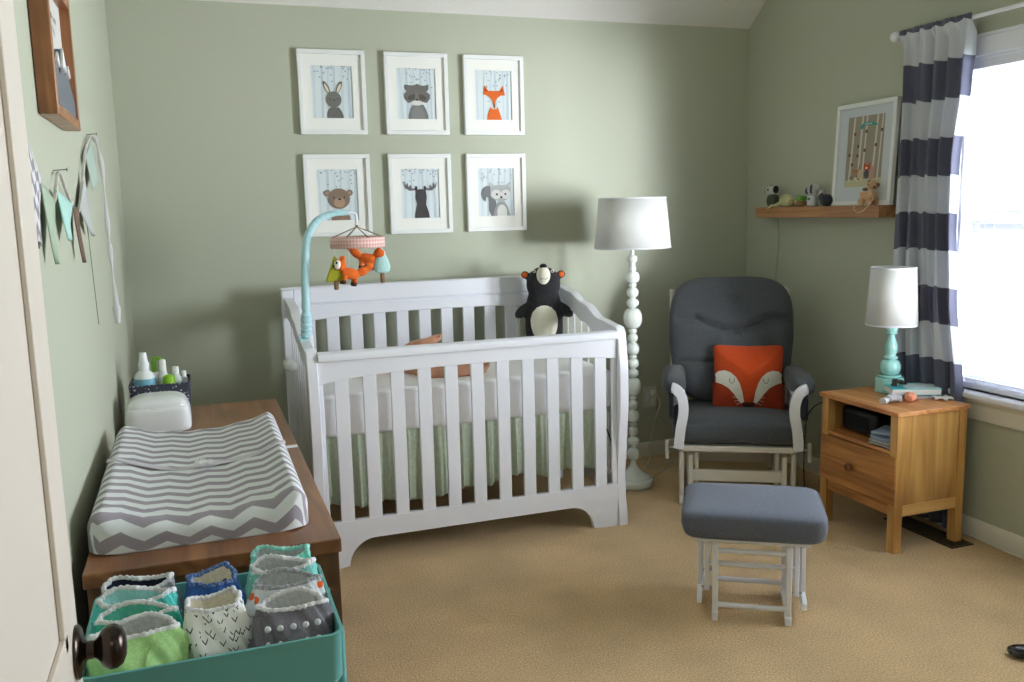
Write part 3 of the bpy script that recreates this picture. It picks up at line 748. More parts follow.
part('stretcher', lambda bm: box(bm, -.225, .225, .01, .035, .118, .175), CREAMW, gl_, bevel=.004)
part('stretcher', lambda bm: box(bm, -.225, .225, .43, .455, .10, .16), CREAMW, gl_, bevel=.004)
def f(bm):
    prism(bm, rrect(-.300, .300, -.03, .54, .05), .280, .312, 'xy')
part('seat_frame', f, CREAMW, gl_, bevel=.005)
def f(bm):
    for s in (-1, 1):
        pts = spline([(s*.345, .60, .85), (s*.350, .63, .95), (s*.352, .64, 1.04)], 4)
        tube(bm, spline([(s*.29-.012, .47, .30), (s*.300-.012, .52, .55), (s*.305-.012, .58, .82), (s*.308-.012, .615, 1.035)], 6), .016, 12)
    for z, y in ((.50, .53), (.98, .615)): box(bm, -.31, .29, y-.012, y+.012, z-.03, z+.03)
part('back_frame', f, CREAMW, gl_, bevel=.003)
# arms: curved front boards and the arm wood running back
AB = [(-.288, .30), (-.278, .40), (-.266, .47), (-.266, .53), (-.282, .580), (-.308, .604), (-.324, .608)]
for s in (-1, 1):
    ctr = spline([(-s*x if s > 0 else x, 0, z) for x, z in AB], 6)
    bm = NB(); L_ = []; R_ = []
    for i, p in enumerate(ctr):
        a = ctr[max(i-1, 0)]; b = ctr[min(i+1, len(ctr)-1)]; t = (b-a).normalized(); nrm = Vector((t.z, 0, -t.x)); w = .024 if i < len(ctr)-2 else .020
        if i == len(ctr)-1: w = .012
        L_.append(p+nrm*w); R_.append(p-nrm*w)
    g = [[bm.verts.new((q.x, y, q.z)) for q, y in ((l, -.056), (r_, -.056), (r_, -.030), (l, -.030))] for l, r_ in zip(L_, R_)]
    for a, b in zip(g, g[1:]):
        for k in range(4): bm.faces.new((a[k], a[(k+1) % 4], b[(k+1) % 4], b[k]))
    bm.faces.new(g[0]); bm.faces.new(g[-1][::-1])
    obj('arm_front', bm, WHITE, gl_, bevel=.006, segs=3)
    bm = NB(); box(bm, s*.285-.028, s*.285+.028, -.01, .47, .565, .585); box(bm, s*.30-.012, s*.30+.012, .40, .45, .30, .57); obj('arm_rail', bm, WHITE, gl_, bevel=.004)
    bm = NB()
    super_(bm, (s*.310, .20, .605), (.060, .225, .060), .85, .40, 40, 20); 
    obj('arm_pad', bm, GREYF, gl_)
    bm = NB(); super_(bm, (s*.325, .20, .53), (.013, .20, .105), .3, .3, 32, 16); obj('arm_pocket', bm, fabric('navy_grey_cloth', '#2E333C', '#3E434C', 400), gl_, label='dark side pocket')
    bm = NB(); prism(bm, rrect(.0, .022, .228, .328, .010), s*.345-.009, s*.345+.009, 'yz'); tube(bm, [(s*.345, .011, .29), (s*.295, .011, .29)], .005, 8); obj('lever', bm, CREAMW, gl_, bevel=.003)
def seatf(v):
    return Vector((v.x, v.y, v.z + .012*(1-(v.x/.31)**2)*(1 if v.z > 0 else .3)))
bm = NB(); super_(bm, (0, .230, .376), (.319, .282, .068), .50, .22, 80, 30, seatf); obj('seat_cushion', bm, GREYF, gl_)
bm = NB(); tube(bm, [(x*.316, -.049+.035*abs(x)**6, .366+.0*x) for x in [i/20-1 for i in range(41)]], .0022, 6); obj('seat_seam', bm, GREYF, gl_)
def backf(v):
    x, y = v.x, v.y
    if v.z > 0:
        yc = .050 + 1.7*min(abs(x), .185)**2
        d = 0
        if abs(x) < .36: d += .034*math.exp(-((y-yc)/.019)**2)
        d += .022*math.exp(-((y+.125)/.014)**2)*(1 if abs(x) > .10 else abs(x)/.10)
        d += .012*math.exp(-(x*x+(y-.20)**2)/.0010)
        v = Vector((x, y, v.z-d*max(0, 1-(abs(x)/.31)**6) + .024*math.exp(-((y-.15)/.13)**2)))
    w = 1.0 - .10*max(0, (-y)/.33)
    return Vector((v.x*w, v.y, v.z))
mxb = Matrix.Translation((-.012, .455, .775)) @ Matrix.Rotation(R(90-13), 4, 'X')
bm = NB(); super_(bm, (0, 0, 0), (.325, .340, .085), .50, .50, 200, 150, backf, mxb); obj('back_cushion', bm, GREYF, gl_)

# ------------------------------------------------------------------ fox pillow
FOXO = fabric('orange_canvas', '#B03C15', '#BC4A20', 350, bump=.3)
pil = thing('fox_pillow', 'square orange pillow with a sleeping fox face leaning on the grey glider', 'pillow', (2.78+.5*.285+.866*.075, -.98+.866*.285-.5*.075, .452), R(-31))
def pf(v):
    k = 1-.06*(1-min(1, (abs(v.x)/.17)**2))*(abs(v.y)/.17)**4; k2 = 1-.06*(1-min(1, (abs(v.y)/.17)**2))*(abs(v.x)/.17)**4
    return Vector((v.x*k2, v.y*k, v.z))
PT = Matrix.Translation((-.004, -.0, .150)) @ Matrix.Rotation(R(90-16), 4, 'X') @ Matrix.Diagonal((1.04, 1.04, 1, 1))
bm = NB(); super_(bm, (0, 0, 0), (.176, .166, .060), 1.35, .16, 96, 40, pf, PT); obj('pillow_body', bm, FOXO, pil)
def pz(x, y):   # height of the pillow surface above its middle plane
    a = min(.999, (abs(x/.176)**(2/.16) + abs(y/.166)**(2/.16))**(.16/2))
    # radius = cos^1.35 ; z = sin^1.35
    c = a**(1/1.35); s = math.sqrt(max(0, 1-c*c)); return .060*s**1.35
def decal(name, polys, m, root, off=.0012, T=PT, res=.006, zfn=pz):
    """cloth patch following the pillow: polygon cut into a fine mesh and laid on the surface"""
    bm = NB()
    for poly in polys:
        vs_ = [bm.verts.new((x, y, 0)) for x, y in poly]; bm.faces.new(vs_)
    bmesh.ops.triangulate(bm, faces=bm.faces[:])
    for _ in range(5):
        es = [e for e in bm.edges if e.calc_length() > res]
        if not es: break
        bmesh.ops.subdivide_edges(bm, edges=es, cuts=1); bmesh.ops.triangulate(bm, faces=bm.faces[:])
    for v in bm.verts: v.co = T @ Vector((v.co.x, v.co.y, zfn(v.co.x, v.co.y)+off))
    return obj(name, bm, m, root, ang=180)
# crop px of the photograph: pillow spans x 100..672, y 95..590
def q(px, py): return ((px-386)/572*.352, -(py-342)/495*.332)
left = [(122, 322), (150, 302), (200, 298), (245, 315), (285, 350), (315, 400), (335, 460), (352, 545), (330, 545), (305, 520), (270, 475), (225, 430), (175, 402), (125, 385), (128, 350)]
half = lambda pts: [q(*p) for p in pts]
mir = lambda pts: [(-x+0.0, y) for x, y in pts][::-1]
Lp = half(left)
decal('cheek_patch', [Lp], fabric('offwhite_felt', '#D2CFC4', '#DDDACF', 200), pil); decal('cheek_patch', [mir(Lp)], fabric('offwhite_felt', '', None), pil)
lower = [(102, 388), (125, 386), (175, 404), (225, 432), (270, 477), (305, 522), (330, 547), (352, 547), (386, 547), (386, 588), (102, 586)]
decal('dark_chin_patch', [half(lower), mir(half(lower))], fabric('dark_rust_canvas', '#8E2E12', '#98371A', 350), pil, off=.0006)
decal('nose_patch', [[q(x, y) for x, y in ((330, 540), (345, 534), (427, 534), (442, 540), (420, 572), (400, 584), (372, 584), (352, 572))]], fabric('dark_brown_felt', '#3B1F14', '#45281c', 200), pil, off=.0022)
def stitch(pts, r=.0014):
    bm = NB(); tube(bm, [PT @ Vector((x, y, pz(x, y)+.0026)) for x, y in (q(*p) for p in pts)], r, 6); return bm
eyeL = [(234, 358), (235, 380), (242, 393), (254, 396), (266, 390), (271, 378), (271, 358)]
for m_ in (0, 1):
    e = [(x if not m_ else 772-x, y) for x, y in eyeL]; obj('closed_eye', stitch(e), flat('#3C3834'), pil)
bm = NB()
for a, b in (((300, 505), (262, 495)), ((310, 520), (272, 528)), ((322, 535), (290, 552))):
    for m_ in (0, 1):
        p = [(x if not m_ else 772-x, y) for x, y in (a, b)]
        tube(bm, [PT @ Vector((x, y, pz(x, y)+.002)) for x, y in (q(*t) for t in p)], .0012, 6)
obj('whisker', bm, flat('#D8D2C4'), pil)

# ------------------------------------------------------------------ gliding ottoman
ot = thing('ottoman', 'gliding ottoman with bluish grey cushion and white slatted legs in front of the glider', 'ottoman', (2.165, -1.985, 0), R(-33))
for s in (-1, 1):
    def f(bm):
        prism(bm, [(-.125, .0), (-.085, .0), (-.06, .018), (.10, .018), (.13, .0), (.165, .0), (.165, .03), (.14, .04), (-.105, .04), (-.125, .03)], s*.128-.011, s*.128+.011, 'yz')
    part('base_runner', f, WHITE, ot, bevel=.003)
    for y in (-.100, .125): part('base_upright', lambda bm: prism(bm, rrect(y-.017, y+.017, .015, .292, .012), s*.128-.0105, s*.128+.0105, 'yz'), WHITE, ot, bevel=.003)
    for y in (-.055, .105): part('swing_arm', lambda bm: prism(bm, rrect(y-.015, y+.015, .085, .29, .014), s*.158-.009, s*.158+.009, 'yz'), WHITE, ot, bevel=.003)
    def f(bm):
        prism(bm, [(-.105, .055), (-.085, .05), (.125, .05), (.145, .06), (.145, .085), (.12, .09), (-.09, .09), (-.105, .08)], s*.184-.009, s*.184+.009, 'yz')
        prism(bm, rrect(-.02, .014, .075, .315, .006), s*.184-.0085, s*.184+.0085, 'yz'); prism(bm, rrect(.085, .12, .075, .315, .006), s*.184-.0085, s*.184+.0085, 'yz')
    part('glide_side', f, WHITE, ot, bevel=.003)
    bm = NB()
    for y in (-.055, .105):
        for z in (.10, .275): tube(bm, [(s*.138, y, z), (s*.178, y, z)], .004, 8)
    obj('pivot_bolt', bm, STEEL, ot)
for y, z in ((-.103, .055), (.130, .055), (-.103, .262), (.130, .262)):
    part('stretcher', lambda bm: tube(bm, [(-.12, y, z), (.12, y, z)], .0095, 10), WHITE, ot)
part('stretcher', lambda bm: tube(bm, [(-.155, -.06, .195), (.155, -.06, .195)], .0095, 10), WHITE, ot)
part('cushion_frame', lambda bm: box(bm, -.200, .200, -.13, .17, .300, .322), WHITE, ot, bevel=.004)
def of(v): return Vector((v.x*(1-.05*max(0, -v.z/.055)), v.y*(1-.05*max(0, -v.z/.055)), v.z + (.007*(1-(v.x/.25)**2)*(1-(v.y/.2)**2) if v.z > 0 else 0) ))
bm = NB(); super_(bm, (.002, .012, .372), (.252, .196, .055), .30, .22, 88, 30, of); obj('cushion', bm, GREYO, ot)

# ------------------------------------------------------------------ nightstand
PX = wood('amber_pine_front_shaded', '#6E4522', '#A46C36', '#BE8648', 1, 1.0)  # same pine, darkened to paint in the shadow on the drawer front
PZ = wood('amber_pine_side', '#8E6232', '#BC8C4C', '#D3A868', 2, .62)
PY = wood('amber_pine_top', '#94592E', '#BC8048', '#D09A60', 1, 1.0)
ns = thing('nightstand', 'pine nightstand with open shelf and one drawer under the turquoise lamp', 'nightstand', (3.21, -1.529, 0))
X0, X1, Y0, Y1 = 3.022, 3.400, -1.782, -1.306
bm = NB(); box(bm, X0-.010, X1+.004, Y0-.010, Y1+.010, .600, .620); wobj('top', bm, PY, ns, bevel=.003)
for y0 in (Y0, Y1-.042):
    for x0 in (X0, X1-.042):
        bm = NB(); box(bm, x0, x0+.042, y0, y0+.042, 0, .600); wobj('leg', bm, PZ, ns, bevel=.002)
for y0 in (Y0+.006, Y1-.024):
    bm = NB(); box(bm, X0+.042, X1-.042, y0, y0+.016, .205, .600); wobj('side_panel', bm, PZ, ns)
    bm = NB(); box(bm, X0+.042, X1-.042, y0-.004, y0+.018, .160, .208); wobj('side_rail', bm, wood('amber_pine_rail', '#A8783E', '#CC9C5A', '#DBAE70', 0, .8, knots=False), ns, bevel=.002)
bm = NB(); box(bm, X1-.02, X1-.010, Y0+.04, Y1-.04, .16, .60); wobj('back_panel', bm, PX, ns)
bm = NB(); box(bm, X0+.004, X1-.02, Y0+.018, Y1-.018, .428, .444); wobj('shelf', bm, PY, ns, bevel=.002)
bm = NB(); box(bm, X0-.006, X0+.012, Y0+.001, Y1-.001, .212, .424)
dr = wobj('drawer', bm, PX, ns, bevel=.003)
bm = NB(); lathe(bm, [(.010, 0), (.009, .008), (.017, .016), (.019, .023), (.015, .030), (.004, .032)], (X0-.006, -1.520, .318), 24, Matrix.Rotation(R(-90), 4, 'Y')); wobj('knob', bm, wood('knob_pine', '#6A3F1E', '#7A4A26', '#8A562C', 0, 1, knots=False), dr)
bm = NB(); box(bm, X0+.008, X0+.024, Y0+.042, Y1-.042, .160, .206); wobj('front_rail', bm, PX, ns, bevel=.002)
# things in and on it
bm = NB(); super_(bm, (0, 0, 0), (.11, .115, .058), .3, .25, 40, 20)
sp = thing('sound_machine', 'black rounded box standing on the open shelf of the nightstand', 'box', (3.20, -1.460, .446)); sp_ = obj('case', bm, BLACKP, sp, loc=(0, 0, .060))
bm = NB(); box(bm, -.112, -.110, -.07, .07, .03, .09); obj('speaker_grille', bm, flat('#1b1c1f', .8), sp)
def folded(name, loc, sx, sy, h, m, label, cat, rz=0, layers=3, seed=0):
    bm = NB()
    for k in range(layers):
        z = h*(k+.5)/layers
        def f(v, k=k): return Vector((v.x + .004*math.sin(k*2+seed), v.y, v.z + .35*h/layers*math.sin(v.x*40+k*1.7+seed)*math.cos(v.y*30+k)))
        super_(bm, (0, 0, z), (sx*(1-.04*k), sy*(1-.03*((k*7+seed) % 3)), h/layers*.52), .6, .25, 40, 10, f)
    o = obj(name, bm, m, None, loc=loc, rot=(0, 0, rz)); return tag(o, label, cat)
folded('folded_cloth', (3.095, -1.665, .446), .062, .070, .040, fabric('blue_grey_jersey', '#7E8FA6', '#93A2B5', 260), 'folded blue cloth on the nightstand shelf, upper of two', 'cloth', R(12), 2, 1).location.z = .472
folded('folded_cloth', (3.092, -1.668, .446), .066, .072, .026, fabric('pale_grey_jersey', '#8D8E90', '#B5B5B4', 200), 'folded patterned grey cloth under the blue cloth on the nightstand shelf', 'cloth', R(4), 2, 4)

TQ = mat('turquoise_glaze', '#A0D6D2', .12, .5, coat=.6)
tl = thing('table_lamp', 'turquoise turned table lamp with a white shade on the nightstand', 'lamp', (3.293, -1.434, .620))
def zt(v): return (388-v)*.00487 + .0
bm = NB(); prism(bm, [(.067*math.cos(2*PI*k/8+PI/8), .067*math.sin(2*PI*k/8+PI/8)) for k in range(8)], 0, zt(373.5), 'xy'); obj('base', bm, TQ, tl, bevel=.006, segs=3)
pr = [(.044, zt(373.6)), (.050, zt(372.5)), (.048, zt(371))]
for v0, v1, r, nk in ((357, 371, .047, .028), (353.5, 356.5, .033, .026)):
    for i in range(9):
        t = -PI/2+PI*i/8; pr.append((nk+(r-nk)*math.cos(t), (zt(v0)+zt(v1))/2+(zt(v0)-zt(v1))/2*math.sin(t)))
pr += [(.023, zt(352.5)), (.028, zt(349)), (.0305, zt(346)), (.028, zt(342)), (.021, zt(338)), (.016, zt(335)), (.016, zt(333)), (.025, zt(332)), (.027, zt(331)), (.024, zt(330)), (.028, zt(328.6)), (.029, zt(327.4)), (.024, zt(326.4)), (.028, zt(325)), (.025, zt(324)), (.012, zt(323.4)), (.010, zt(318))]
bm = NB(); lathe(bm, pr, seg=36); obj('stem', bm, TQ, tl, ang=60)
drum(tl, .113, .098, .312, .578)
# books
bk_ = thing('book', 'white book with turquoise cover lying on the nightstand', 'book', (3.315, -1.545, .6365), R(-24))
bm = NB(); box(bm, -.105, .105, -.068, .068, .002, .0265); obj('pages', bm, flat('#E8E6E2', .8), bk_)
bm = NB(); box(bm, -.108, .108, -.071, .071, 0, .0022); box(bm, -.108, .108, -.071, .071, .0265, .0290); box(bm, -.108, .108, .0685, .071, 0, .029); obj('cover', bm, flat('#52C2CC', .35), bk_)
bm = NB(); box(bm, -.04, .104, -.066, .05, .0291, .0296); obj('cover_panel', bm, flat('#D2DEE0', .4), bk_)
nb = thing('notebook', 'thin purple notebook under the turquoise book on the nightstand', 'book', (3.335, -1.552, .6205), R(-18))
bm = NB(); box(bm, -.080, .090, -.078, .060, .002, .013); obj('pages', bm, flat('#B8B0B4', .8), nb)
bm = NB(); box(bm, -.082, .092, -.080, .062, 0, .002); box(bm, -.082, .092, -.080, .062, .013, .0155); box(bm, -.082, .092, .060, .062, 0, .0155); obj('cover', bm, flat('#5D3B58', .45), nb)
sg = thing('trinket', 'small dark trinket lying on the turquoise book', 'trinket', (3.262, -1.520, .6665), R(20)); sg.scale = (1.35, 1.35, 1.2)
bm = NB()
for k in range(5): tube(bm, spline([(-.028, .010*math.sin(k), .004), (-.010, .012*math.cos(k*1.3), .022+.003*k % 3*.001), (.012, .010*math.sin(k*2.1), .016), (.030, -.006*k+.01, .004)], 6), .004, 8)
obj('trinket_body', bm, flat('#3a332e', .4), sg)
def sock(name, loc, rz, m, label, cuff):
    t = thing(name, label, 'sock', loc, rz)
    bm = NB(); tube(bm, spline([(-.046, 0, .015), (-.024, .004, .019), (.0, .006, .021), (.022, .0, .019), (.040, -.020, .016)], 6), [.013]*6+[.019]*6+[.022]*6+[.019]*6+[.010], 14, flat_=.8); obj('foot', bm, m, t)
    bm = NB(); tube(bm, [(-.064, -.001, .015), (-.044, 0, .015)], .018, 14, flat_=.75); obj('cuff', bm, cuff, t)
sock('baby_sock', (3.135, -1.622, .6202), R(10), fabric('grey_knit', '#A6A7AE', '#BDBEC4', 200), 'small grey baby sock on the front corner of the nightstand', flat('#C9CACE', .9))
sock('baby_sock', (3.232, -1.622, .6202), R(-115), fabric('coral_knit', '#E08A66', '#E9A284', 200), 'small coral orange baby sock beside the grey one on the nightstand', flat('#EFC3AE', .9))
cf = thing('crochet_snowflake', 'small white crocheted lace piece near the window edge of the nightstand', 'lace ornament', (3.372, -1.665, .6205), R(10))
bm = NB()
for k in range(6):
    a = 2*PI*k/6; tube(bm, spline([(.008*math.cos(a), .008*math.sin(a), .006), (.034*math.cos(a-.16), .034*math.sin(a-.16), .010), (.044*math.cos(a), .044*math.sin(a), .006), (.034*math.cos(a+.16), .034*math.sin(a+.16), .012), (.008*math.cos(a), .008*math.sin(a), .006)], 4), .0042, 8)
ball(bm, (0, 0, .008), (.012, .012, .007)); obj('lace', bm, flat('#EDEBEA', .9), cf)

# floor register, cable, dark thing on the carpet
vt = thing('floor_vent', 'dark metal floor vent grille in the carpet beside the nightstand leg', 'floor vent', (3.355, -1.63, .0), 0)
VM = flat('#4A3C2E', .5)
bm = NB()
for a, b, c, d in ((-.062, .062, -.205, -.190), (-.062, .062, .190, .205), (-.062, -.048, -.19, .19), (.048, .062, -.19, .19), (-.004, .004, -.19, .19)): box(bm, a, b, c, d, 0, .006)
obj('frame', bm, VM, vt, bevel=.002)
bm = NB()
y = -.182
while y < .185: box(bm, -.048, .048, y, y+.005, .001, .0045); y += .0125
obj('louvre', bm, VM, vt)
bm = NB(); box(bm, -.048, .048, -.19, .19, .0002, .001); obj('duct_shade', bm, flat('#0e0c0a', .9), vt)  # flat black sheet standing in for the shade below the louvres
cord('window_cable', [(3.455, -1.30, .02), (3.462, -1.6, .012), (3.466, -1.8, .012), (3.455, -2.05, .010), (3.46, -2.5, .01), (3.468, -3.2, .01)], .004, '#D5D0C4', 'white cable lying along the baseboard under the window')
cord('hanging_cord', [(3.33, -1.235, .60), (3.10, -1.222, .55), (3.01, -1.224, .50), (2.99, -1.228, .40), (2.985, -1.23, .25), (3.0, -1.225, .12), (3.06, -1.18, .015), (3.2, -1.13, .006)], .003, '#17181a', 'black cord hanging down the left side of the nightstand')
dk = thing('floor_toy', 'shiny black rounded toy lying on the carpet at the picture edge', 'toy', (2.812, -2.655, .0), R(-32))
bm = NB(); super_(bm, (0, 0, .021), (.095, .034, .0205), .8, .7, 40, 20); obj('toy_body', bm, mat('glossy_black', '#0d0f14', .12, .5, coat=.6), dk)
bm = NB(); super_(bm, (.045, 0, .030), (.045, .0352, .0045), .8, .7, 32, 12); obj('toy_highlight', bm, flat('#C8CCD4', .25), dk)  # pale band painted in as the white highlight on the glossy body

# ------------------------------------------------------------------ six framed animal prints on the back wall
PAPER = '#D5DEE0'
class Art:
    """flat printed shapes, drawn in 'crop' units on a rectangle, stacked a hair apart"""
    def __init__(s, rect, w, h):
        s.bm = NB(); s.rect = rect; s.w = w; s.h = h; s.mats = []; s.k = 0
    def P(s, x, y): 
        a, b, c, d = s.rect
        return ((x-(a+c)/2)/(c-a)*s.w, ((b+d)/2-y)/(d-b)*s.h)
    def mi(s, c):
        m = flat(c, .85)
        if m not in s.mats: s.mats.append(m)
        return s.mats.index(m)
    def poly(s, pts, c):
        s.k += 1; q_ = [s.P(*p) for p in pts]
        vs_ = [s.bm.verts.new((x, -.00012*s.k, z)) for x, z in q_]
        es = [s.bm.edges.new((vs_[i], vs_[(i+1) % len(vs_)])) for i in range(len(vs_))]
        r = bmesh.ops.triangle_fill(s.bm, edges=es, use_beauty=True)
        for f in r['geom']:
            if isinstance(f, bmesh.types.BMFace): f.material_index = s.mi(c)
    def ell(s, cx, cy, rx, ry, c, rot=0, n=20):
        ca, sa = math.cos(R(rot)), math.sin(R(rot)); pts = []
        for k in range(n):
            t = 2*PI*k/n; x, y = rx*math.cos(t), ry*math.sin(t); pts.append((cx+x*ca-y*sa, cy+x*sa+y*ca))
        s.poly(pts, c)
    def bg(s, c): 
        a, b, x, d = s.rect; s.poly([(a, b), (x, b), (x, d), (a, d)], c)
    def trees(s, seed, c1='#BFCAD3', c2='#CAD4DA', leaf='#8490A0', n=6):
        rn = random.Random(seed); a, b, x, d = s.rect; w = x-a; h = d-b
        for k in range(n):
            cx = a+w*(k+.5+rn.uniform(-.25, .25))/n; t = w*rn.uniform(.018, .04); lean = w*rn.uniform(-.05, .05)
            x0, x1 = max(a+t, min(x-t, cx+lean)), max(a+t, min(x-t, cx))
            s.poly([(x0-t*.7, b), (x0+t*.7, b), (x1+t, d), (x1-t, d)], c1 if k % 2 else c2)
            if k % 2 == 0:
                yb = b+h*rn.uniform(.25, .5); dx = w*.07*(1 if rn.random() > .5 else -1)
                xx = max(a+2, min(x-2, x1+dx)); s.poly([(x1-2, yb), (x1+2, yb+4), (xx+1.5, b+h*.05), (xx-1.5, b+h*.05)], c1)
        for k in range(20):
            cx = a+w*rn.uniform(.06, .94); cy = b+h*abs(rn.gauss(.02, .16)); cy = min(cy, b+h*.4)
            s.ell(cx, max(cy, b+6), w*.026, w*.013, leaf, rn.uniform(-60, 60), 7)
    def done(s, name, root, loc, rot=(0, 0, 0)):
        me = bpy.data.meshes.new(name); s.bm.normal_update()
        for f in s.bm.faces:
            if f.normal.y > 0: f.normal_flip()
        s.bm.to_mesh(me); s.bm.free()
        for m in s.mats: me.materials.append(m)
        o = bpy.data.objects.new(name, me); COL.objects.link(o); o.parent = root; o.location = loc; o.rotation_euler = rot
        return o
def rabbit(A):
    A.poly([(268, 605), (270, 560), (285, 520), (305, 495), (395, 495), (420, 530), (435, 570), (440, 605)], '#6E6D6A')
    for sgn in (-1, 1):
        cx = 273 if sgn < 0 else 402; A.ell(cx, 292, 24, 68, '#6A6A68', -26 if sgn < 0 else 24); A.ell(cx, 298, 14, 50, '#D9CDB4', -26 if sgn < 0 else 24)
    A.ell(343, 415, 81, 82, '#74736F'); A.ell(345, 420, 9, 7, '#39383A')
    A.ell(306, 410, 9, 6, '#55524f'); A.ell(387, 410, 9, 6, '#55524f')
def raccoon(A):
    A.poly([(188, 603), (192, 560), (215, 490), (230, 455), (340, 455), (365, 500), (385, 560), (388, 603)], '#77787A')
    A.poly([(215, 603), (225, 540), (250, 480), (320, 480), (345, 540), (355, 603)], '#83827F')
    A.poly([(155, 255), (205, 262), (250, 262), (285, 245), (320, 262), (355, 262), (400, 250), (396, 300), (375, 325), (410, 350), (408, 395), (375, 438), (330, 428), (235, 428), (190, 438), (150, 392), (146, 350), (180, 325), (158, 300)], '#6E6B68')
    A.ell(275, 440, 62, 26, '#D5D4CE'); A.ell(232, 380, 52, 26, '#55524E', -18); A.ell(322, 380, 52, 26, '#55524E', 18); A.poly([(262, 330), (292, 330), (300, 400), (254, 400)], '#7A716B')
    A.ell(278, 408, 12, 9, '#2F2B2C')
def foxp(A):
    O = '#D5672E'
    A.poly([(180, 605), (190, 545), (218, 470), (232, 492), (275, 492), (288, 470), (312, 545), (328, 605)], O)
    A.poly([(148, 340), (180, 352), (215, 375), (238, 410), (248, 480), (262, 480), (268, 410), (290, 375), (325, 352), (362, 352), (345, 250), (308, 305), (255, 308), (198, 305), (160, 250)], O)
    A.poly([(158, 270), (190, 312), (165, 315)], '#8D3E22'); A.poly([(342, 270), (312, 312), (340, 315)], '#8D3E22'); A.ell(200, 412, 12, 4, '#8b8f92'); A.ell(303, 418, 12, 4, '#8b8f92'); A.poly([(247, 440), (263, 440), (260, 482), (250, 482)], '#7b5a50')
def bearp(A):
    A.poly([(210, 598), (212, 560), (230, 520), (370, 515), (398, 560), (405, 598)], '#8C7566')
    for cx in (180, 405): A.ell(cx, 315, 33, 33, '#8B7768'); A.ell(cx, 317, 18, 18, '#A08A78')
    A.ell(297, 375, 110, 106, '#867465'); A.ell(300, 415, 56, 50, '#AD9079'); A.ell(302, 380, 15, 11, '#352B2A'); A.ell(245, 362, 8, 7, '#352B2A'); A.ell(352, 360, 8, 7, '#352B2A')
def moose(A):
    for s_ in (0, 1):
        f = (lambda x: 586-x) if s_ else (lambda x: x)
        A.poly([(f(x), y) for x, y in ((250, 292), (170, 300), (120, 268), (102, 195), (130, 245), (145, 208), (160, 262), (185, 232), (195, 275), (250, 272))], '#6E6A6B')
        A.ell(f(243), 275, 15, 28, '#47444A')
    A.poly([(220, 602), (225, 550), (250, 450), (232, 380), (240, 300), (270, 283), (320, 283), (352, 300), (360, 370), (350, 450), (378, 540), (388, 602)], '#4C494B')
def squirrel(A):
    A.poly([(200, 625), (175, 560), (180, 470), (170, 415), (150, 410), (140, 465), (110, 440), (92, 380), (110, 320), (150, 290), (190, 292), (235, 400), (265, 520), (250, 625)], '#76777A')
    A.poly([(222, 625), (240, 540), (275, 465), (345, 465), (385, 530), (410, 625)], '#9A9B9C'); A.ell(318, 580, 55, 82, '#D9D9D6'); A.poly([(264, 625), (372, 625), (370, 600), (266, 600)], '#D9D9D6')
    A.poly([(190, 250), (230, 285), (300, 280), (370, 285), (415, 245), (415, 320), (420, 390), (380, 440), (310, 470), (240, 445), (195, 400), (195, 330)], '#AEAFAF')
    A.ell(258, 385, 58, 52, '#D3D3D0'); A.ell(365, 385, 52, 52, '#D3D3D0'); A.ell(264, 384, 12, 12, '#2c2c30'); A.ell(357, 382, 11, 11, '#2c2c30'); A.ell(311, 416, 12, 12, '#2c2c30'); A.poly([(195, 262), (215, 290), (198, 310)], '#D8CFCB'); A.poly([(410, 262), (390, 290), (408, 310)], '#D8CFCB')
FW, FH = .337, .414
fx = (.850, 1.285, 1.708); fz = (2.312, 1.800)
GRP = 'framed woodland animal prints above the crib'
def picture(x, z, label, rect, fn, seed):
    cx, cz_ = x+FW/2, z-FH/2
    t = thing('framed_print', label, 'picture', (cx, 0, cz_-FH/2), 0, GRP)
    bm = NB(); w, h, b = FW/2, FH/2, .0215
    o_ = [(-w, 0), (w, 0), (w, FH), (-w, FH)]
    for i, (x0, x1, z0, z1) in enumerate(((-w, w, 0, b), (-w, w, FH-b, FH), (-w, -w+b, b, FH-b), (w-b, w, b, FH-b))): box(bm, x0, x1, -.030, -.002, z0, z1)
    obj('frame', bm, FRAMEW, t, bevel=.002)
    # mat board with its window
    bm = NB(); pw, ph, pz_ = .205, .256, FH*.5+.002
    for x0, x1, z0, z1 in ((-w+b, -pw/2, b, FH-b), (pw/2, w-b, b, FH-b), (-pw/2, pw/2, b, pz_-ph/2), (-pw/2, pw/2, pz_+ph/2, FH-b)): box(bm, x0, x1, -.016, -.013, z0, z1)
    obj('mat_board', bm, flat('#EBEAE5', .9), t)
    A = Art(rect, pw+.001, ph+.001); A.bg(PAPER); A.trees(seed); fn(A); A.done('print', t, (0, -.0095, pz_))
    return t
picture(fx[0], fz[0], 'white framed print of a grey rabbit, upper row left above the crib', (120, 75, 545, 605), rabbit, 1)
picture(fx[1], fz[0], 'white framed print of a grey masked raccoon, middle of the upper row', (80, 90, 470, 603), raccoon, 2)
picture(fx[2], fz[0], 'white framed print of an orange fox face, right end of the upper row', (70, 100, 430, 605), foxp, 3)
picture(fx[0]+.001, fz[1], 'white framed print of a brown bear partly behind the mobile arm', (85, 75, 490, 598), bearp, 4)
picture(fx[1], fz[1], 'white framed print of a dark moose with antlers, middle of the lower row', (75, 60, 505, 602), moose, 5)
picture(fx[2], fz[1], 'white framed print of a grey squirrel, right end of the lower row', (60, 95, 455, 625), squirrel, 6)

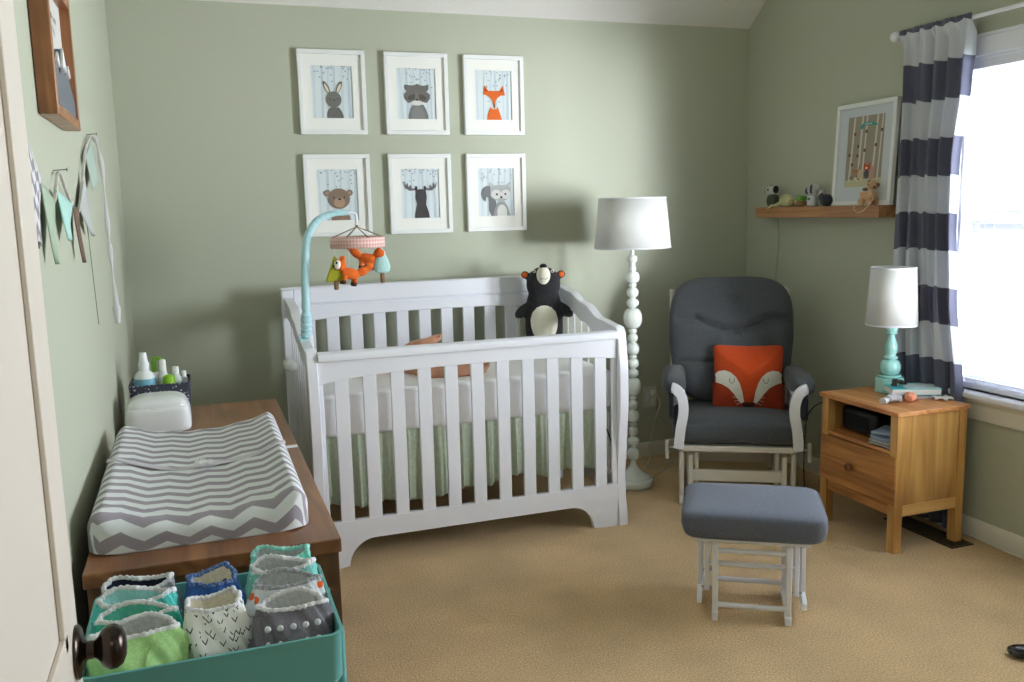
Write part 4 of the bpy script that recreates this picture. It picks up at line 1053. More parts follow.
# ------------------------------------------------------------------ wall shelf with toys and leaning picture
SHW = wood('shelf_wood', '#8A5C3A', '#AA7A50', '#BC8A5E', 1, 1.0, rough=.5, knots=False)
sh = thing('wall_shelf', 'thick brown wooden floating shelf on the wall left of the curtain', 'shelf', (3.438, -.725, 1.42))
bm = NB(); box(bm, 3.388, W, -1.222, -.230, 1.418, 1.476); wobj('board', bm, SHW, sh, bevel=.003)
# leaning picture (faces -x)
lp = thing('framed_print', 'large white framed print of animals under birch trees leaning on the shelf', 'picture', (3.440, -1.037, 1.4765), R(-90))
tl_ = R(-3.0)
def lean(bm): bmesh.ops.transform(bm, matrix=Matrix.Rotation(tl_, 4, 'X'), verts=bm.verts[:]); return bm
w2, h2, b = .206, .503, .022
bm = NB()
for x0, x1, z0, z1 in ((-w2, w2, 0, b), (-w2, w2, h2-b, h2), (-w2, -w2+b, b, h2-b), (w2-b, w2, b, h2-b)): box(bm, x0, x1, -.012, .012, z0, z1)
obj('frame', lean(bm), FRAMEW, lp, bevel=.002)
bm = NB(); pw, ph, pz_ = .252, .345, .264
for x0, x1, z0, z1 in ((-w2+b, -pw/2, b, h2-b), (pw/2, w2-b, b, h2-b), (-pw/2, pw/2, b, pz_-ph/2), (-pw/2, pw/2, pz_+ph/2, h2-b)): box(bm, x0, x1, -.002, .002, z0, z1)
obj('mat_board', lean(bm), flat('#C9CFD4', .9), lp)
A = Art((50, 100, 305, 550), pw, ph); A.bg('#9C9285'); A.poly([(50, 505), (305, 495), (305, 550), (50, 550)], '#C2BE9C')
for x0, x1, t in ((95, 78, 7), (150, 140, 7), (182, 170, 6), (255, 240, 7), (290, 276, 5)): A.poly([(x0-t*.8, 101), (x0+t*.8, 101), (x1+t, 515), (x1-t, 515)], '#D2CCBC')
for x, y in ((102, 210), (183, 200), (288, 200), (130, 290), (178, 318), (254, 290), (72, 342), (95, 405), (130, 350)): A.ell(x, y, 9, 11, '#6A5A48')
A.poly([(135, 175), (150, 150), (190, 138), (240, 150), (265, 165), (240, 168), (195, 158), (160, 170), (150, 185)], '#4E9A9C')
for k in range(5): A.poly([(170+k*10, 149), (176+k*10, 148), (176+k*10, 156), (170+k*10, 157)], '#D8D8CC')
A.poly([(130, 505), (128, 460), (105, 455), (100, 435), (145, 440), (150, 400), (158, 440), (160, 505)], '#B47A52'); A.ell(160, 470, 20, 32, '#C3B59C')
A.ell(205, 430, 24, 18, '#C4552E'); A.poly([(185, 425), (183, 395), (200, 415)], '#C4552E'); A.poly([(226, 425), (228, 395), (212, 415)], '#C4552E'); A.ell(205, 470, 17, 30, '#5C5A5C'); A.ell(203, 432, 9, 7, '#E8E0D4')
A.ell(240, 480, 16, 30, '#C49A88'); A.poly([(230, 455), (232, 410), (242, 430), (252, 412), (250, 455)], '#C9908A'); A.ell(98, 490, 14, 14, '#8A8378'); A.ell(130, 498, 12, 10, '#D6D0C4')
o = A.done('print', lp, (0, 0, 0))
for v in o.data.vertices: v.co = Matrix.Rotation(tl_, 4, 'X') @ (v.co + Vector((0, -.0005+.0008, pz_)))
bm = NB(); box(bm, -w2+b, w2-b, .003, .008, b, h2-b); obj('backing', lean(bm), flat('#8a6f50', .9), lp)

def yarn(name, c, c2=None): return fabric(name, c, c2 or c, 260, bump=.8)
def toy(name, label, x, y, z, rz=0): return thing(name, label, 'toy', (x, y, z), rz)
# x -> towards the wall, so local +X is the room's -y (left to right in view) after rz=-90
SZ = 1.4765
t = toy('plush_panda', 'small black and white animal toy in a green mottled coat at the shelf end', 3.425, -.345, SZ, R(-90))
bm = NB(); super_(bm, (0, 0, .036), (.036, .030, .036), .7, .7, 20, 12); obj('body', bm, yarn('mottled_green', '#3A4034', '#5C634C'), t)
bm = NB(); ball(bm, (-.012, -.008, .092), (.030, .026, .027)); obj('head', bm, yarn('grey_white_yarn', '#B9B9B4', '#D0D0CC'), t)
for c_, r_ in (((.026, .0, .098), (.018, .015, .022)), ((-.026, .006, .114), (.009, .008, .009))):
    bm = NB(); ball(bm, c_, r_); obj('ear', bm, yarn('black_yarn', '#1F2124'), t)
bm = NB(); ball(bm, (-.004, -.032, .098), (.006, .004, .007), None, 10); ball(bm, (-.034, -.026, .086), (.006, .005, .005), None, 10); obj('eye', bm, BLACKP, t)
t = toy('crochet_turtle', 'pale yellow green crocheted toy lying beside the small panda like toy', 3.42, -.475, SZ, R(-90))
bm = NB(); ball(bm, (0, 0, .034), (.050, .034, .036)); obj('shell', bm, yarn('yellow_green_yarn', '#B9B583', '#C9C79C'), t)
bm = NB(); ball(bm, (.052, -.006, .022), (.020, .018, .018)); obj('head', bm, yarn('tan_yarn', '#9C8A62', '#AE9A74'), t)
bm = NB(); tube(bm, spline([(-.045, -.005, .022), (-.07, -.02, .010), (-.095, -.032, .008), (-.110, -.045, -.010)], 5), [.010]*6+[.006]*6+[.004]*4, 8); obj('tail', bm, yarn('yellow_green_yarn', ''), t)
t = toy('crochet_toy', 'small green topped brown crocheted toy in the middle of the shelf', 3.42, -.605, SZ, R(-90))
bm = NB(); ball(bm, (0, 0, .018), (.034, .026, .018)); obj('base', bm, yarn('brown_yarn', '#7E5C3C', '#94704C'), t)
bm = NB(); super_(bm, (.0, 0, .044), (.027, .024, .015), .6, .8, 24, 10); obj('top', bm, yarn('bright_green_yarn', '#5F9A3E', '#74AE50'), t)
bm = NB(); ball(bm, (-.034, -.005, .026), (.016, .014, .018)); obj('head', bm, yarn('tan_yarn', ''), t)
t = toy('plush_dog', 'small white and grey striped stuffed animal toy sitting on the shelf', 3.42, -.700, SZ, R(-90))
bm = NB(); super_(bm, (-.004, 0, .030), (.028, .026, .030), .6, .8, 24, 12); obj('body', bm, yarn('white_yarn', '#B9BDC2', '#CDD0D4'), t)
bm = NB(); ball(bm, (0, 0, .088), (.035, .030, .034)); obj('head', bm, yarn('pale_grey_yarn', '#A9A9AB', '#C2C2C4'), t)
bm = NB(); ball(bm, (.014, -.022, .090), (.006, .012, .024)); ball(bm, (-.026, -.018, .082), (.010, .012, .018)); ball(bm, (-.003, -.026, .040), (.010, .005, .005)); obj('patch', bm, yarn('dark_grey_yarn', '#4E4E56', '#606068'), t)
t = toy('plush_mole', 'dark grey rounded stuffed toy tucked against the leaning picture', 3.425, -.795, SZ, R(-90))
bm = NB(); ball(bm, (.006, 0, .030), (.044, .030, .032)); ball(bm, (-.024, 0, .046), (.024, .022, .026)); obj('body', bm, yarn('charcoal_yarn', '#2B2D34', '#3C3E46'), t, remesh=.003)
for x_ in (-.022, -.006):
    bm = NB(); ball(bm, (x_, -.006, .070), (.007, .005, .012)); obj('ear', bm, yarn('pink_grey_yarn', '#8C7C80', '#9C8C90'), t)
# wooden pull toy
WT = wood('toy_beech', '#A87A52', '#C09468', '#CDA57C', 1, 2, knots=False)
t = toy('wooden_pull_toy', 'light wooden animal pull toy on wheels with a string hanging off the shelf', 3.402, -1.135, SZ, R(-90))
bm = NB(); prism(bm, [(-.048, .020), (-.044, .018), (.030, .018), (.036, .030), (.040, .062), (.036, .068), (-.044, .068), (-.050, .060)], -.014, .014, 'xz'); obj('body', bm, WT, t, bevel=.004)
bm = NB()
for x in (-.030, .022):
    for y in (-.020, .020): lathe(bm, [(.010, -.005), (.019, -.004), (.019, .004), (.010, .005)], (x, y, .019), 24, Matrix.Rotation(R(90), 4, 'X'))
obj('wheel', bm, WT, t)
bm = NB(); ball(bm, (.028, -.004, .094), (.030, .020, .024)); obj('head', bm, WT, t)
bm = NB(); ball(bm, (.006, -.004, .108), (.010, .006, .013)); ball(bm, (.064, -.004, .096), (.010, .007, .009)); ball(bm, (-.026, -.0, .078), (.016, .010, .009)); obj('ear', bm, flat('#7A6048', .8), t)
bm = NB(); ball(bm, (.024, -.026, .100), (.003, .003, .003), None, 8); ball(bm, (.052, -.016, .086), (.005, .005, .005), None, 8); obj('eye', bm, BLACKP, t)
bm = NB(); tube(bm, spline([(.048, -.016, .052), (.046, -.024, .015), (.022, -.034, -.012), (-.006, -.036, -.030), (-.040, -.036, -.032), (-.060, -.034, -.016), (-.062, -.028, .003)], 6), .0016, 6); obj('pull_string', bm, flat('#CFC4AC', .9), t)
cord('shelf_string', [(3.478, -.32, 1.42), (3.4845, -.325, 1.30), (3.484, -.315, 1.18), (3.484, -.30, 1.05), (3.484, -.29, .92), (3.484, -.30, .60)], .0018, '#A9AC9C', 'thin pale string hanging down the wall below the floating shelf')
sw = thing('wall_switch', 'white wall switch plate half hidden behind the glider back', 'switch', (W-.003, -.375, .965))
bm = NB(); box(bm, -.003, .003, -.036, .036, -.058, .058); obj('cover_plate', bm, TRIMW, sw, bevel=.002)
bm = NB(); box(bm, -.008, -.003, -.014, .014, -.028, .028); obj('rocker', bm, PLASTIC, sw, bevel=.002)

# ------------------------------------------------------------------ left wall: shadow box and pennant bunting
WX = wood('walnut_frame', '#6A3E22', '#94603A', '#B07A4C', 2, 1.2, rough=.35)
WXH = wood('walnut_frame_horizontal', '#6A3E22', '#94603A', '#B07A4C', 1, 1.2, rough=.35)
sb = thing('shadow_box', 'deep brown wooden box frame with grey mountain scene on the left wall', 'picture', (.0, -2.17, 1.735), R(90))
# local X = room +y, local -Y = room +x
w_, h_ = .215, .335
for x0, x1 in ((-w_, -w_+.026), (w_-.026, w_)):
    bm = NB(); box(bm, x0, x1, -.042, -.002, 0, h_); obj('frame_side', bm, WX, sb, bevel=.002)
for z0, z1 in ((0, .026), (h_-.026, h_)):
    bm = NB(); box(bm, -w_+.026, w_-.026, -.042, -.002, z0, z1); obj('frame_rail', bm, WXH, sb, bevel=.002)
A = Art((0, 0, 100, 80), 2*w_-.05, h_-.05); A.bg('#C9C6C0')
for x, y, a, b_2 in ((20, 14, 3, 1), (26, 15, 2, 2.5), (33, 13, 4, 1), (40, 16, 2, 2), (47, 14, 3, 1.2), (56, 14, 3, 2), (64, 15, 3, 1), (30, 24, 8, .8), (44, 25, 6, .8), (60, 24, 7, .8), (72, 15, 2.5, 2)): A.ell(x, y, a, b_2, '#7B8082', 20)
A.done('backdrop', sb, (0, -.018, h_/2))
bm = NB()
pk = [(-.188, .027), (-.188, .075), (-.150, .115), (-.110, .150), (-.075, .105), (-.045, .120), (-.010, .175), (.035, .120), (.075, .145), (.115, .110), (.160, .085), (.188, .070), (.188, .027)]
prism(bm, pk, -.036, -.022, 'xz'); obj('mountain', bm, flat('#6B6F74', .8), sb)
bm = NB()
for pts in ([(-.135, .128), (-.110, .152), (-.088, .125), (-.098, .118), (-.106, .128), (-.116, .116), (-.124, .126)], [(-.042, .128), (-.010, .178), (.028, .132), (.016, .122), (.006, .136), (-.006, .120), (-.018, .136), (-.030, .122)], [(.052, .134), (.075, .148), (.100, .124), (.088, .118), (.078, .128), (.066, .120)]):
    prism(bm, pts, -.041, -.036, 'xz')
obj('snow_cap', bm, flat('#D5D6D6', .8), sb)

bn = thing('pennant_bunting', 'string of patterned fabric pennants pinned in swags to the left wall', 'bunting', (.0, -2.15, 1.5), R(90))
def wy(y, z): return (y+2.15, z-1.5)
strp = [(-3.05, 1.86), (-2.90, 1.77), (-2.742, 1.691), (-2.613, 1.628), (-2.53, 1.578), (-2.44, 1.535), (-2.35, 1.548), (-2.24, 1.614), (-2.12, 1.570), (-2.02, 1.531), (-1.90, 1.527), (-1.712, 1.631), (-1.56, 1.72), (-1.379, 1.772)]
sp_pts = spline([(wy(y, z)[0], -.012, wy(y, z)[1]) for y, z in strp], 6)
bm = NB(); tube(bm, sp_pts, .0045, 8, flat_=.5); obj('string', bm, flat('#D6D3CE', .9), bn)
def s_at(y):
    X = y+2.15
    for a, b in zip(sp_pts, sp_pts[1:]):
        if a.x <= X <= b.x: return a.z + (b.z-a.z)*(X-a.x)/max(1e-6, b.x-a.x)
    return sp_pts[-1].z
CHEV = bpy.data.materials.new('grey_chevron_print'); CHEV.use_nodes = True
def chevron(m, ca, cb, wl, amp, per, duty=.5, rough=.9, soft=.0):
    nt = m.node_tree; N = nt.nodes; L = nt.links; b = N['Principled BSDF']; b.inputs['Roughness'].default_value = rough; b.inputs['Specular IOR Level'].default_value = .15
    uvn = N.new('ShaderNodeUVMap'); sp = N.new('ShaderNodeSeparateXYZ'); L.new(uvn.outputs[0], sp.inputs[0])
    def mth(op, a, v=None, c=None):
        n = N.new('ShaderNodeMath'); n.operation = op
        (L.new(a, n.inputs[0]) if hasattr(a, 'node') else setattr(n.inputs[0], 'default_value', a))
        if v is not None: (L.new(v, n.inputs[1]) if hasattr(v, 'node') else setattr(n.inputs[1], 'default_value', v))
        return n.outputs[0]
    tri = mth('MULTIPLY', mth('ABSOLUTE', mth('SUBTRACT', mth('FRACT', mth('DIVIDE', sp.outputs['X'], wl)), .5)), 2*amp)
    s = mth('FRACT', mth('DIVIDE', mth('ADD', sp.outputs['Y'], tri), per))
    g = mth('GREATER_THAN', s, 1-duty)
    mx = N.new('ShaderNodeMixRGB'); mx.inputs[1].default_value = lin(ca); mx.inputs[2].default_value = lin(cb); L.new(g, mx.inputs[0]); L.new(mx.outputs[0], b.inputs['Base Color'])
    tc = N.new('ShaderNodeTexCoord'); n2 = N.new('ShaderNodeTexNoise'); n2.inputs['Scale'].default_value = 350; L.new(tc.outputs['Object'], n2.inputs['Vector'])
    bp = N.new('ShaderNodeBump'); bp.inputs['Strength'].default_value = .3; bp.inputs['Distance'].default_value = .001; L.new(n2.outputs['Fac'], bp.inputs['Height']); L.new(bp.outputs[0], b.inputs['Normal'])
chevron(CHEV, '#D6D3D4', '#8B8890', .05, .022, .05)
def pennant(A0, A1, tip, m, lab, blunt=0.0):
    a = Vector((A0[0]+2.15, 0, A0[1]-1.5)); b = Vector((A1[0]+2.15, 0, A1[1]-1.5)); c = Vector((tip[0]+2.15, 0, tip[1]-1.5))
    def f(u, v):
        top = a.lerp(b, u); lo = c + (b-a)*(u-.5)*blunt
        p = top.lerp(lo, v)
        return (p.x, -.016-.010*math.sin(PI*u)*v-.004*v, p.z)
    L_ = (b-a).length; h = ((a+b)/2-c).length
    bm = NB(); grid(bm, 12, 14, f, uv=lambda p, q_: (p*L_, q_*h))
    o = obj('pennant', bm, m, bn, ang=180, label=lab); md = o.modifiers.new('t', 'SOLIDIFY'); md.thickness = .002
pennant((-2.90, 1.768), (-2.73, 1.688), (-2.80, 1.60), flat('#E0D6CC', .9), 'white and orange dotted pennant')
pennant((-2.715, 1.672), (-2.545, 1.585), (-2.715, 1.455), CHEV, 'grey chevron pennant', .25)
pennant((-2.56, 1.585), (-2.37, 1.543), (-2.50, 1.405), flat('#A2B29D', .9), 'sage green pennant')
pennant((-2.33, 1.570), (-2.05, 1.540), (-2.25, 1.450), flat('#A9CFC6', .9), 'pale aqua pennant')
pennant((-2.06, 1.540), (-1.93, 1.527), (-2.00, 1.385), flat('#6F5C50', .9), 'brown pennant')
pennant((-1.91, 1.530), (-1.70, 1.636), (-1.70, 1.451), flat('#B3B5B2', .9), 'pale grey pennant')
fl_m = flat('#A9B9AE', .9)
pennant((-1.62, 1.690), (-1.385, 1.765), (-1.45, 1.62), fl_m, 'aqua floral pennant', .8)
bm = NB(); rp_ = spline([(y+2.15, -.016, z-1.5) for y, z in ((-1.379, 1.772), (-1.25, 1.762), (-1.15, 1.72), (-1.10, 1.64), (-1.105, 1.515), (-1.09, 1.43), (-1.085, 1.40), (-1.07, 1.315), (-1.04, 1.20), (-1.02, 1.112))], 6); tube(bm, rp_, [.006+.003*math.sin(i*.55)+(.006 if i > len(rp_)-6 else 0) for i in range(len(rp_))], 8, flat_=.3); obj('ribbon', bm, flat('#DAD8DA', .8), bn)
bm = NB(); tube(bm, spline([(.40, -.012, .10), (.43, -.012, -.03), (.46, -.012, -.18), (.49, -.012, -.32)], 6), .0012, 6); obj('thread', bm, flat('#7E8A78', .9), bn)
for y, z in ((-2.24, 1.618), (-1.379, 1.776)):
    tp = thing('push_pin', 'steel pin holding the bunting %s' % ('under the box frame' if y < -2 else 'at its far end near the ribbon'), 'pin', (.001, y, z))
    bm = NB(); tube(bm, [(0, 0, 0), (.030, 0, .002)], .0014, 8); obj('shaft', bm, STEEL, tp)
    bm = NB(); lathe(bm, [(.0045, 0), (.0045, .002), (.001, .003)], (.029, 0, .002), 12, Matrix.Rotation(R(90), 4, 'Y')); obj('head', bm, STEEL, tp)

# ------------------------------------------------------------------ dresser
DT = wood('brown_dresser_top', '#5E3820', '#855534', '#9C6A40', 1, .8, rough=.33, coat=.25)
DF = wood('brown_dresser_body', '#3E2818', '#5A3B22', '#6E4B2D', 2, .9, rough=.4, knots=False)
ds = thing('dresser', 'brown wooden dresser carrying the changing pad along the left wall', 'dresser', (.30, -1.79, 0))
QX0, QX1, QY0, QY1, QZ = .030, .579, -2.643, -.934, .751
bm = NB(); box(bm, QX0, QX1, QY0, QY1, QZ-.034, QZ); wobj('top', bm, DT, ds, bevel=.003)
for y0 in (QY0+.008, QY1-.058):
    for x0 in (QX0+.006, QX1-.056):
        bm = NB(); box(bm, x0, x0+.05, y0, y0+.05, 0, QZ-.034); wobj('leg', bm, DF, ds, bevel=.002)
for y0 in (QY0+.016, QY1-.030):
    bm = NB(); box(bm, QX0+.056, QX1-.056, y0, y0+.014, .10, QZ-.034); wobj('side_panel', bm, DF, ds)
bm = NB(); box(bm, QX0+.01, QX0+.02, QY0+.05, QY1-.05, .1, QZ-.034); wobj('back_panel', bm, DF, ds)
bm = NB(); box(bm, QX1-.040, QX1-.030, QY0+.058, QY1-.058, .10, QZ-.034); box(bm, QX0+.06, QX1-.06, QY0+.03, QY1-.03, .10, .115); wobj('carcass', bm, DF, ds)
dy = (QY1-QY0-.116)/3
for c in range(3):
    for r_ in range(3):
        y0 = QY0+.058+c*dy+.004; z0 = .105+r_*.202
        bm = NB(); box(bm, QX1-.030, QX1-.012, y0, y0+dy-.008, z0, z0+.196); d_ = wobj('drawer', bm, DF, ds, bevel=.003)
        bm = NB(); lathe(bm, [(.007, 0), (.007, .012), (.014, .018), (.015, .026), (.008, .030)], (QX1-.012, y0+dy/2, z0+.10), 20, Matrix.Rotation(R(90), 4, 'Y')); wobj('knob', bm, DF, d_)

# ------------------------------------------------------------------ contoured changing pad in a chevron cover
pdm = bpy.data.materials.new('grey_and_white_chevron_cover'); pdm.use_nodes = True
chevron(pdm, '#DADDDF', '#9C959E', .096, .024, .059, .47)
cp = thing('changing_pad', 'contoured changing pad in a grey and white chevron cover on the dresser', 'changing pad', (.276, -2.092, QZ))
PXW, PYL = .246, .455
def padf(u, v):
    # v runs over the pad from the front skirt over the top to the back skirt; u across
    s = (v-.5)*2; t = (u-.5)*2
    def prof(a, L_, r=.040):          # arc-length like walk: returns (coordinate, drop)
        tot = L_+.070; d = abs(a)*tot; sg = 1 if a >= 0 else -1
        flat_l = L_-r
        if d <= flat_l: return sg*d, 0.0
        arc = r*PI/2; e = d-flat_l
        if e <= arc: th = e/r; return sg*(flat_l+r*math.sin(th)), r*(1-math.cos(th))
        return sg*(L_-.0*(e-arc)), min(1, r+(e-arc))
    y, dy_ = prof(s, PYL); x, dx_ = prof(t, PXW)
    base = .066 + .036*(min(1, abs(x)/.215)**2.2) + .004*math.sin(y*5)
    base -= .012*max(0, (-y-.30)/.17)*0
    # rounded plan corners
    cx, cy = max(0, abs(x)-(PXW-.055)), max(0, abs(y)-(PYL-.055)); rr_ = math.hypot(cx, cy)
    if rr_ > .055:
        k = .055/rr_; x = math.copysign(abs(x)-cx+cx*k, x); y = math.copysign(abs(y)-cy+cy*k, y)
    drop = max(dx_, dy_) if dx_ < .03 or dy_ < .03 else max(dx_, dy_)
    drop = (dx_**3+dy_**3)**(1/3)
    z = base-drop*base/.075*.98
    wr = .0022*math.sin(x*60+y*31)*math.sin(y*47) if abs(s) > .7 else .0008*math.sin(x*40)*math.sin(y*33)
    return (x, y, max(.003, z)+wr)
bm = NB()
grid(bm, 110, 190, padf, uv=lambda a, b: (a*(2*PXW+.14), b*(2*PYL+.14)))
obj('cover', bm, pdm, cp, ang=180)
bm = NB(); prism(bm, rrect(-.22, .22, -.455, .455, .05), .001, .004, 'xy'); obj('underside', bm, flat('#C9CBCC', .9), cp)
# safety strap across the pad with buckle
def pad_z(x, y): 
    return .066 + .036*(min(1, abs(x)/.215)**2.2) - (0 if abs(x) < PXW-.04 else .040*(1-math.sqrt(max(0, 1-((abs(x)-(PXW-.04))/.04)**2)))*1.0)
STR = flat('#CFCAD2', .8)
bm = NB(); g = []
for i in range(61):
    x = -.236+.472*i/60; y = .02-.055*(1-(x/.236)**2)*(.9 if x < 0 else 1) + .008*math.sin(x*22); z = pad_z(max(-.225, min(.225, x)), y)+.003+.002*math.sin(x*35)
    g.append([bm.verts.new((x, y-.013, z)), bm.verts.new((x, y+.013, z+.002))])
for a, b in zip(g, g[1:]): bm.faces.new((a[0], b[0], b[1], a[1]))
o = obj('strap', bm, STR, cp, ang=180); md = o.modifiers.new('t', 'SOLIDIFY'); md.thickness = .0022
bm = NB(); box(bm, .222, .272, .022, .046, .079, .082); obj('strap_end', bm, flat('#E4E4E6', .8), cp, bevel=.001)
bm = NB(); tube(bm, spline([(-.225, .045, .060), (-.245, .03, .05), (-.25, .0, .02)], 5), .010, 8, flat_=.2); obj('strap_end', bm, STR, cp)
bm = NB(); box(bm, -.012, .018, -.052, -.018, .074, .086); box(bm, .020, .034, -.046, -.020, .075, .084); tube(bm, [(.002, -.06, .084), (.002, -.01, .084)], .003, 8); obj('buckle', bm, PLASTIC, cp, bevel=.003)

# wipes dispenser
wp = thing('wipes_dispenser', 'glossy white rounded wipes dispenser between changing pad and bottles', 'dispenser', (.143, -1.300, QZ))
def wf(v):
    k = 1 - .14*max(0, v.z/.066)**2*(1 if v.z > 0 else 0); return Vector((v.x*k, v.y*(1-.10*max(0, v.z/.066)), v.z+.006*(1-(v.x/.11)**2) if v.z > 0 else v.z))
bm = NB(); super_(bm, (0, 0, .048), (.110, .092, .048), .25, .34, 64, 24, lambda v: Vector((v.x*(1-.05*max(0, v.z/.048)), v.y, v.z))); obj('base', bm, PLASTIC, wp)
bm = NB(); super_(bm, (0, .004, .078), (.104, .086, .052), .62, .42, 64, 28, lambda v: Vector((v.x*(1-.08*max(0, v.z/.052)), v.y, v.z))); obj('lid', bm, PLASTIC, wp)
bm = NB(); super_(bm, (0, -.082, .090), (.020, .006, .005), .5, .5, 24, 10); obj('latch', bm, PLASTIC, wp)
# basket
BK = bpy.data.materials.new('dark_dotted_basket_cloth'); BK.use_nodes = True; nt = BK.node_tree; N = nt.nodes; L = nt.links
b_ = N['Principled BSDF']; b_.inputs['Roughness'].default_value = .9; tc = N.new('ShaderNodeTexCoord'); vo = N.new('ShaderNodeTexVoronoi'); vo.inputs['Scale'].default_value = 75; vo.inputs['Randomness'].default_value = .5
L.new(tc.outputs['Object'], vo.inputs['Vector']); rp = N.new('ShaderNodeValToRGB'); rp.color_ramp.elements[0].position = .22; rp.color_ramp.elements[0].color = lin('#B8B9C2'); rp.color_ramp.elements[1].position = .32; rp.color_ramp.elements[1].color = lin('#3B3D4C')
L.new(vo.outputs['Distance'], rp.inputs[0]); L.new(rp.outputs[0], b_.inputs['Base Color'])
bs = thing('fabric_basket', 'dark fabric basket with pale dots holding the bottles at the dresser end', 'basket', (.148, -1.055, QZ))
bm = NB()
o1 = rrect(-.100, .100, -.088, .088, .012); o2 = rrect(-.108, .108, -.094, .094, .012); i1 = rrect(-.103, .103, -.089, .089, .010); i0 = rrect(-.095, .095, -.083, .083, .010)
rings = [[bm.verts.new((x, y, z)) for x, y in pp] for pp, z in ((o1, .001), (o2, .136), (i1, .136), (i0, .006))]
n = len(o1)
for a, b in zip(rings, rings[1:]):
    for k in range(n): bm.faces.new((a[k], a[(k+1) % n], b[(k+1) % n], b[k]))
bm.faces.new(rings[0][::-1]); bm.faces.new(rings[-1])
obj('basket_body', bm, BK, bs)
# bottles standing in the basket
def bottle(name, label, x, y, parts, cat='bottle'):
    t = thing(name, label, cat, (x, y, QZ+.007))
    for nm, pr_, m in parts:
        bm = NB(); lathe(bm, pr_, seg=28); obj(nm, bm, m, t, ang=50)
    return t
t = bottle('spray_bottle', 'tall white spray bottle with a blue label in the basket', .096, -1.10, [
    ('bottle_body', [(.034, 0), (.038, .004), (.038, .085), (.038, .138), (.036, .155), (.028, .170), (.018, .178), (.016, .181)], PLASTIC),
    ('spray_cap', [(.019, .179), (.020, .205), (.016, .214), (.013, .238), (.012, .246), (.003, .247)], PLASTIC)])
bm = NB(); lathe(bm, [(.0384, .05), (.0386, .052), (.0386, .146), (.0380, .150)], seg=28, cap=False); obj('label_band', bm, flat('#6FA6BC', .4), t)
bm = NB()
for a, z, s_ in ((-70, .105, .010), (-50, .122, .007), (-62, .085, .009)): ball(bm, (.0384*math.cos(R(a)), .0384*math.sin(R(a)), z), (s_, .002, s_*.8), (0, 0, R(a+90)), 12)
obj('label_mark', bm, flat('#3F7FA6', .4), t)
t = bottle('pump_bottle', 'white bottle with lime green pump behind the spray bottle', .128, -1.03, [
    ('bottle_body', [(.024, 0), (.026, .004), (.026, .14), (.020, .155), (.010, .16)], PLASTIC), ('pump_neck', [(.009, .158), (.009, .205), (.004, .207)], flat('#7CB83C', .3))])
bm = NB(); tube(bm, spline([(0, 0, .205), (.0, 0, .212), (.018, -.006, .212), (.030, -.010, .204)], 5), .006, 10); obj('pump_head', bm, flat('#7CB83C', .3), t)
bottle('lotion_bottle', 'slim white bottle with a tall white cap beside the spray bottle', .160, -1.055, [
    ('bottle_body', [(.019, 0), (.021, .004), (.021, .140), (.013, .160)], PLASTIC), ('cap', [(.0125, .16), (.011, .205), (.009, .208), (.003, .209)], flat('#F0F0F0', .35))])
bottle('lime_jar', 'lime green rounded bottle standing at the front of the basket', .180, -1.115, [
    ('bottle_body', [(.022, 0), (.0245, .004), (.0245, .125), (.022, .146), (.016, .156), (.006, .159)], flat('#86B62E', .3))])
bottle('clear_bottle', 'pale translucent bottle with white cap at the right of the basket', .205, -1.06, [
    ('bottle_body', [(.018, 0), (.020, .004), (.020, .125), (.018, .140), (.010, .150)], flat('#C9CFD0', .2)), ('cap', [(.012, .15), (.011, .178), (.003, .180)], flat('#EEF0F0', .35))])
bottle('small_bottle', 'short white bottle furthest right in the basket', .232, -1.005, [
    ('bottle_body', [(.014, 0), (.016, .004), (.016, .120), (.010, .130)], flat('#D5DADB', .3)), ('cap', [(.009, .13), (.009, .150), (.003, .152)], flat('#EEF0F0', .35))])

# ------------------------------------------------------------------ turquoise trolley with cloth diapers
TC = mat('turquoise_powder_coat', '#5FA3A4', .45, .4)
ct = thing('utility_cart', 'turquoise metal trolley filled with folded cloth diapers beside the dresser', 'trolley', (.290, -2.968, 0))
KX, KY = .215, .172
def tray(z, h):
    bm = NB(); n = len(rrect(0, 1, 0, 1, .1))
    def ring(dx, zz_, r): return [bm.verts.new((x, y, zz_)) for x, y in rrect(-KX+dx, KX-dx, -KY+dx, KY-dx, r)]
    rs = [ring(.012, z, .022), ring(.002, z+.02, .022), ring(0, z+h-.006, .024), ring(-.003, z+h-.003, .026), ring(-.003, z+h, .026), ring(.003, z+h, .022), ring(.004, z+h-.004, .022), ring(.006, z+.02, .02), ring(.016, z+.003, .016)]
    for a, b in zip(rs, rs[1:]):
        for k in range(n): bm.faces.new((a[k], a[(k+1) % n], b[(k+1) % n], b[k]))
    bm.faces.new(rs[0][::-1]); bm.faces.new(rs[-1]); return bm
for z, h in ((.655, .108), (.395, .10), (.13, .10)): obj('tray', tray(z, h), TC, ct, ang=50)
for sx in (-1, 1):
    for sy in (-1, 1):
        bm = NB(); tube(bm, [(sx*(KX+.004), sy*.09, .06), (sx*(KX+.004), sy*.09, .735)], .009, 12); obj('post', bm, TC, ct)
        bm = NB(); lathe(bm, [(.010, -.010), (.026, -.009), (.026, .009), (.010, .010)], (sx*(KX-.03), sy*(KY-.03), .026), 24, Matrix.Rotation(R(90), 4, 'X')); tube(bm, [(sx*(KX-.03), sy*(KY-.03), .05), (sx*(KX-.03), sy*(KY-.03), .132)], .008, 10); obj('caster', bm, BLACKP, ct)
DG = 'cloth diapers in the turquoise trolley'
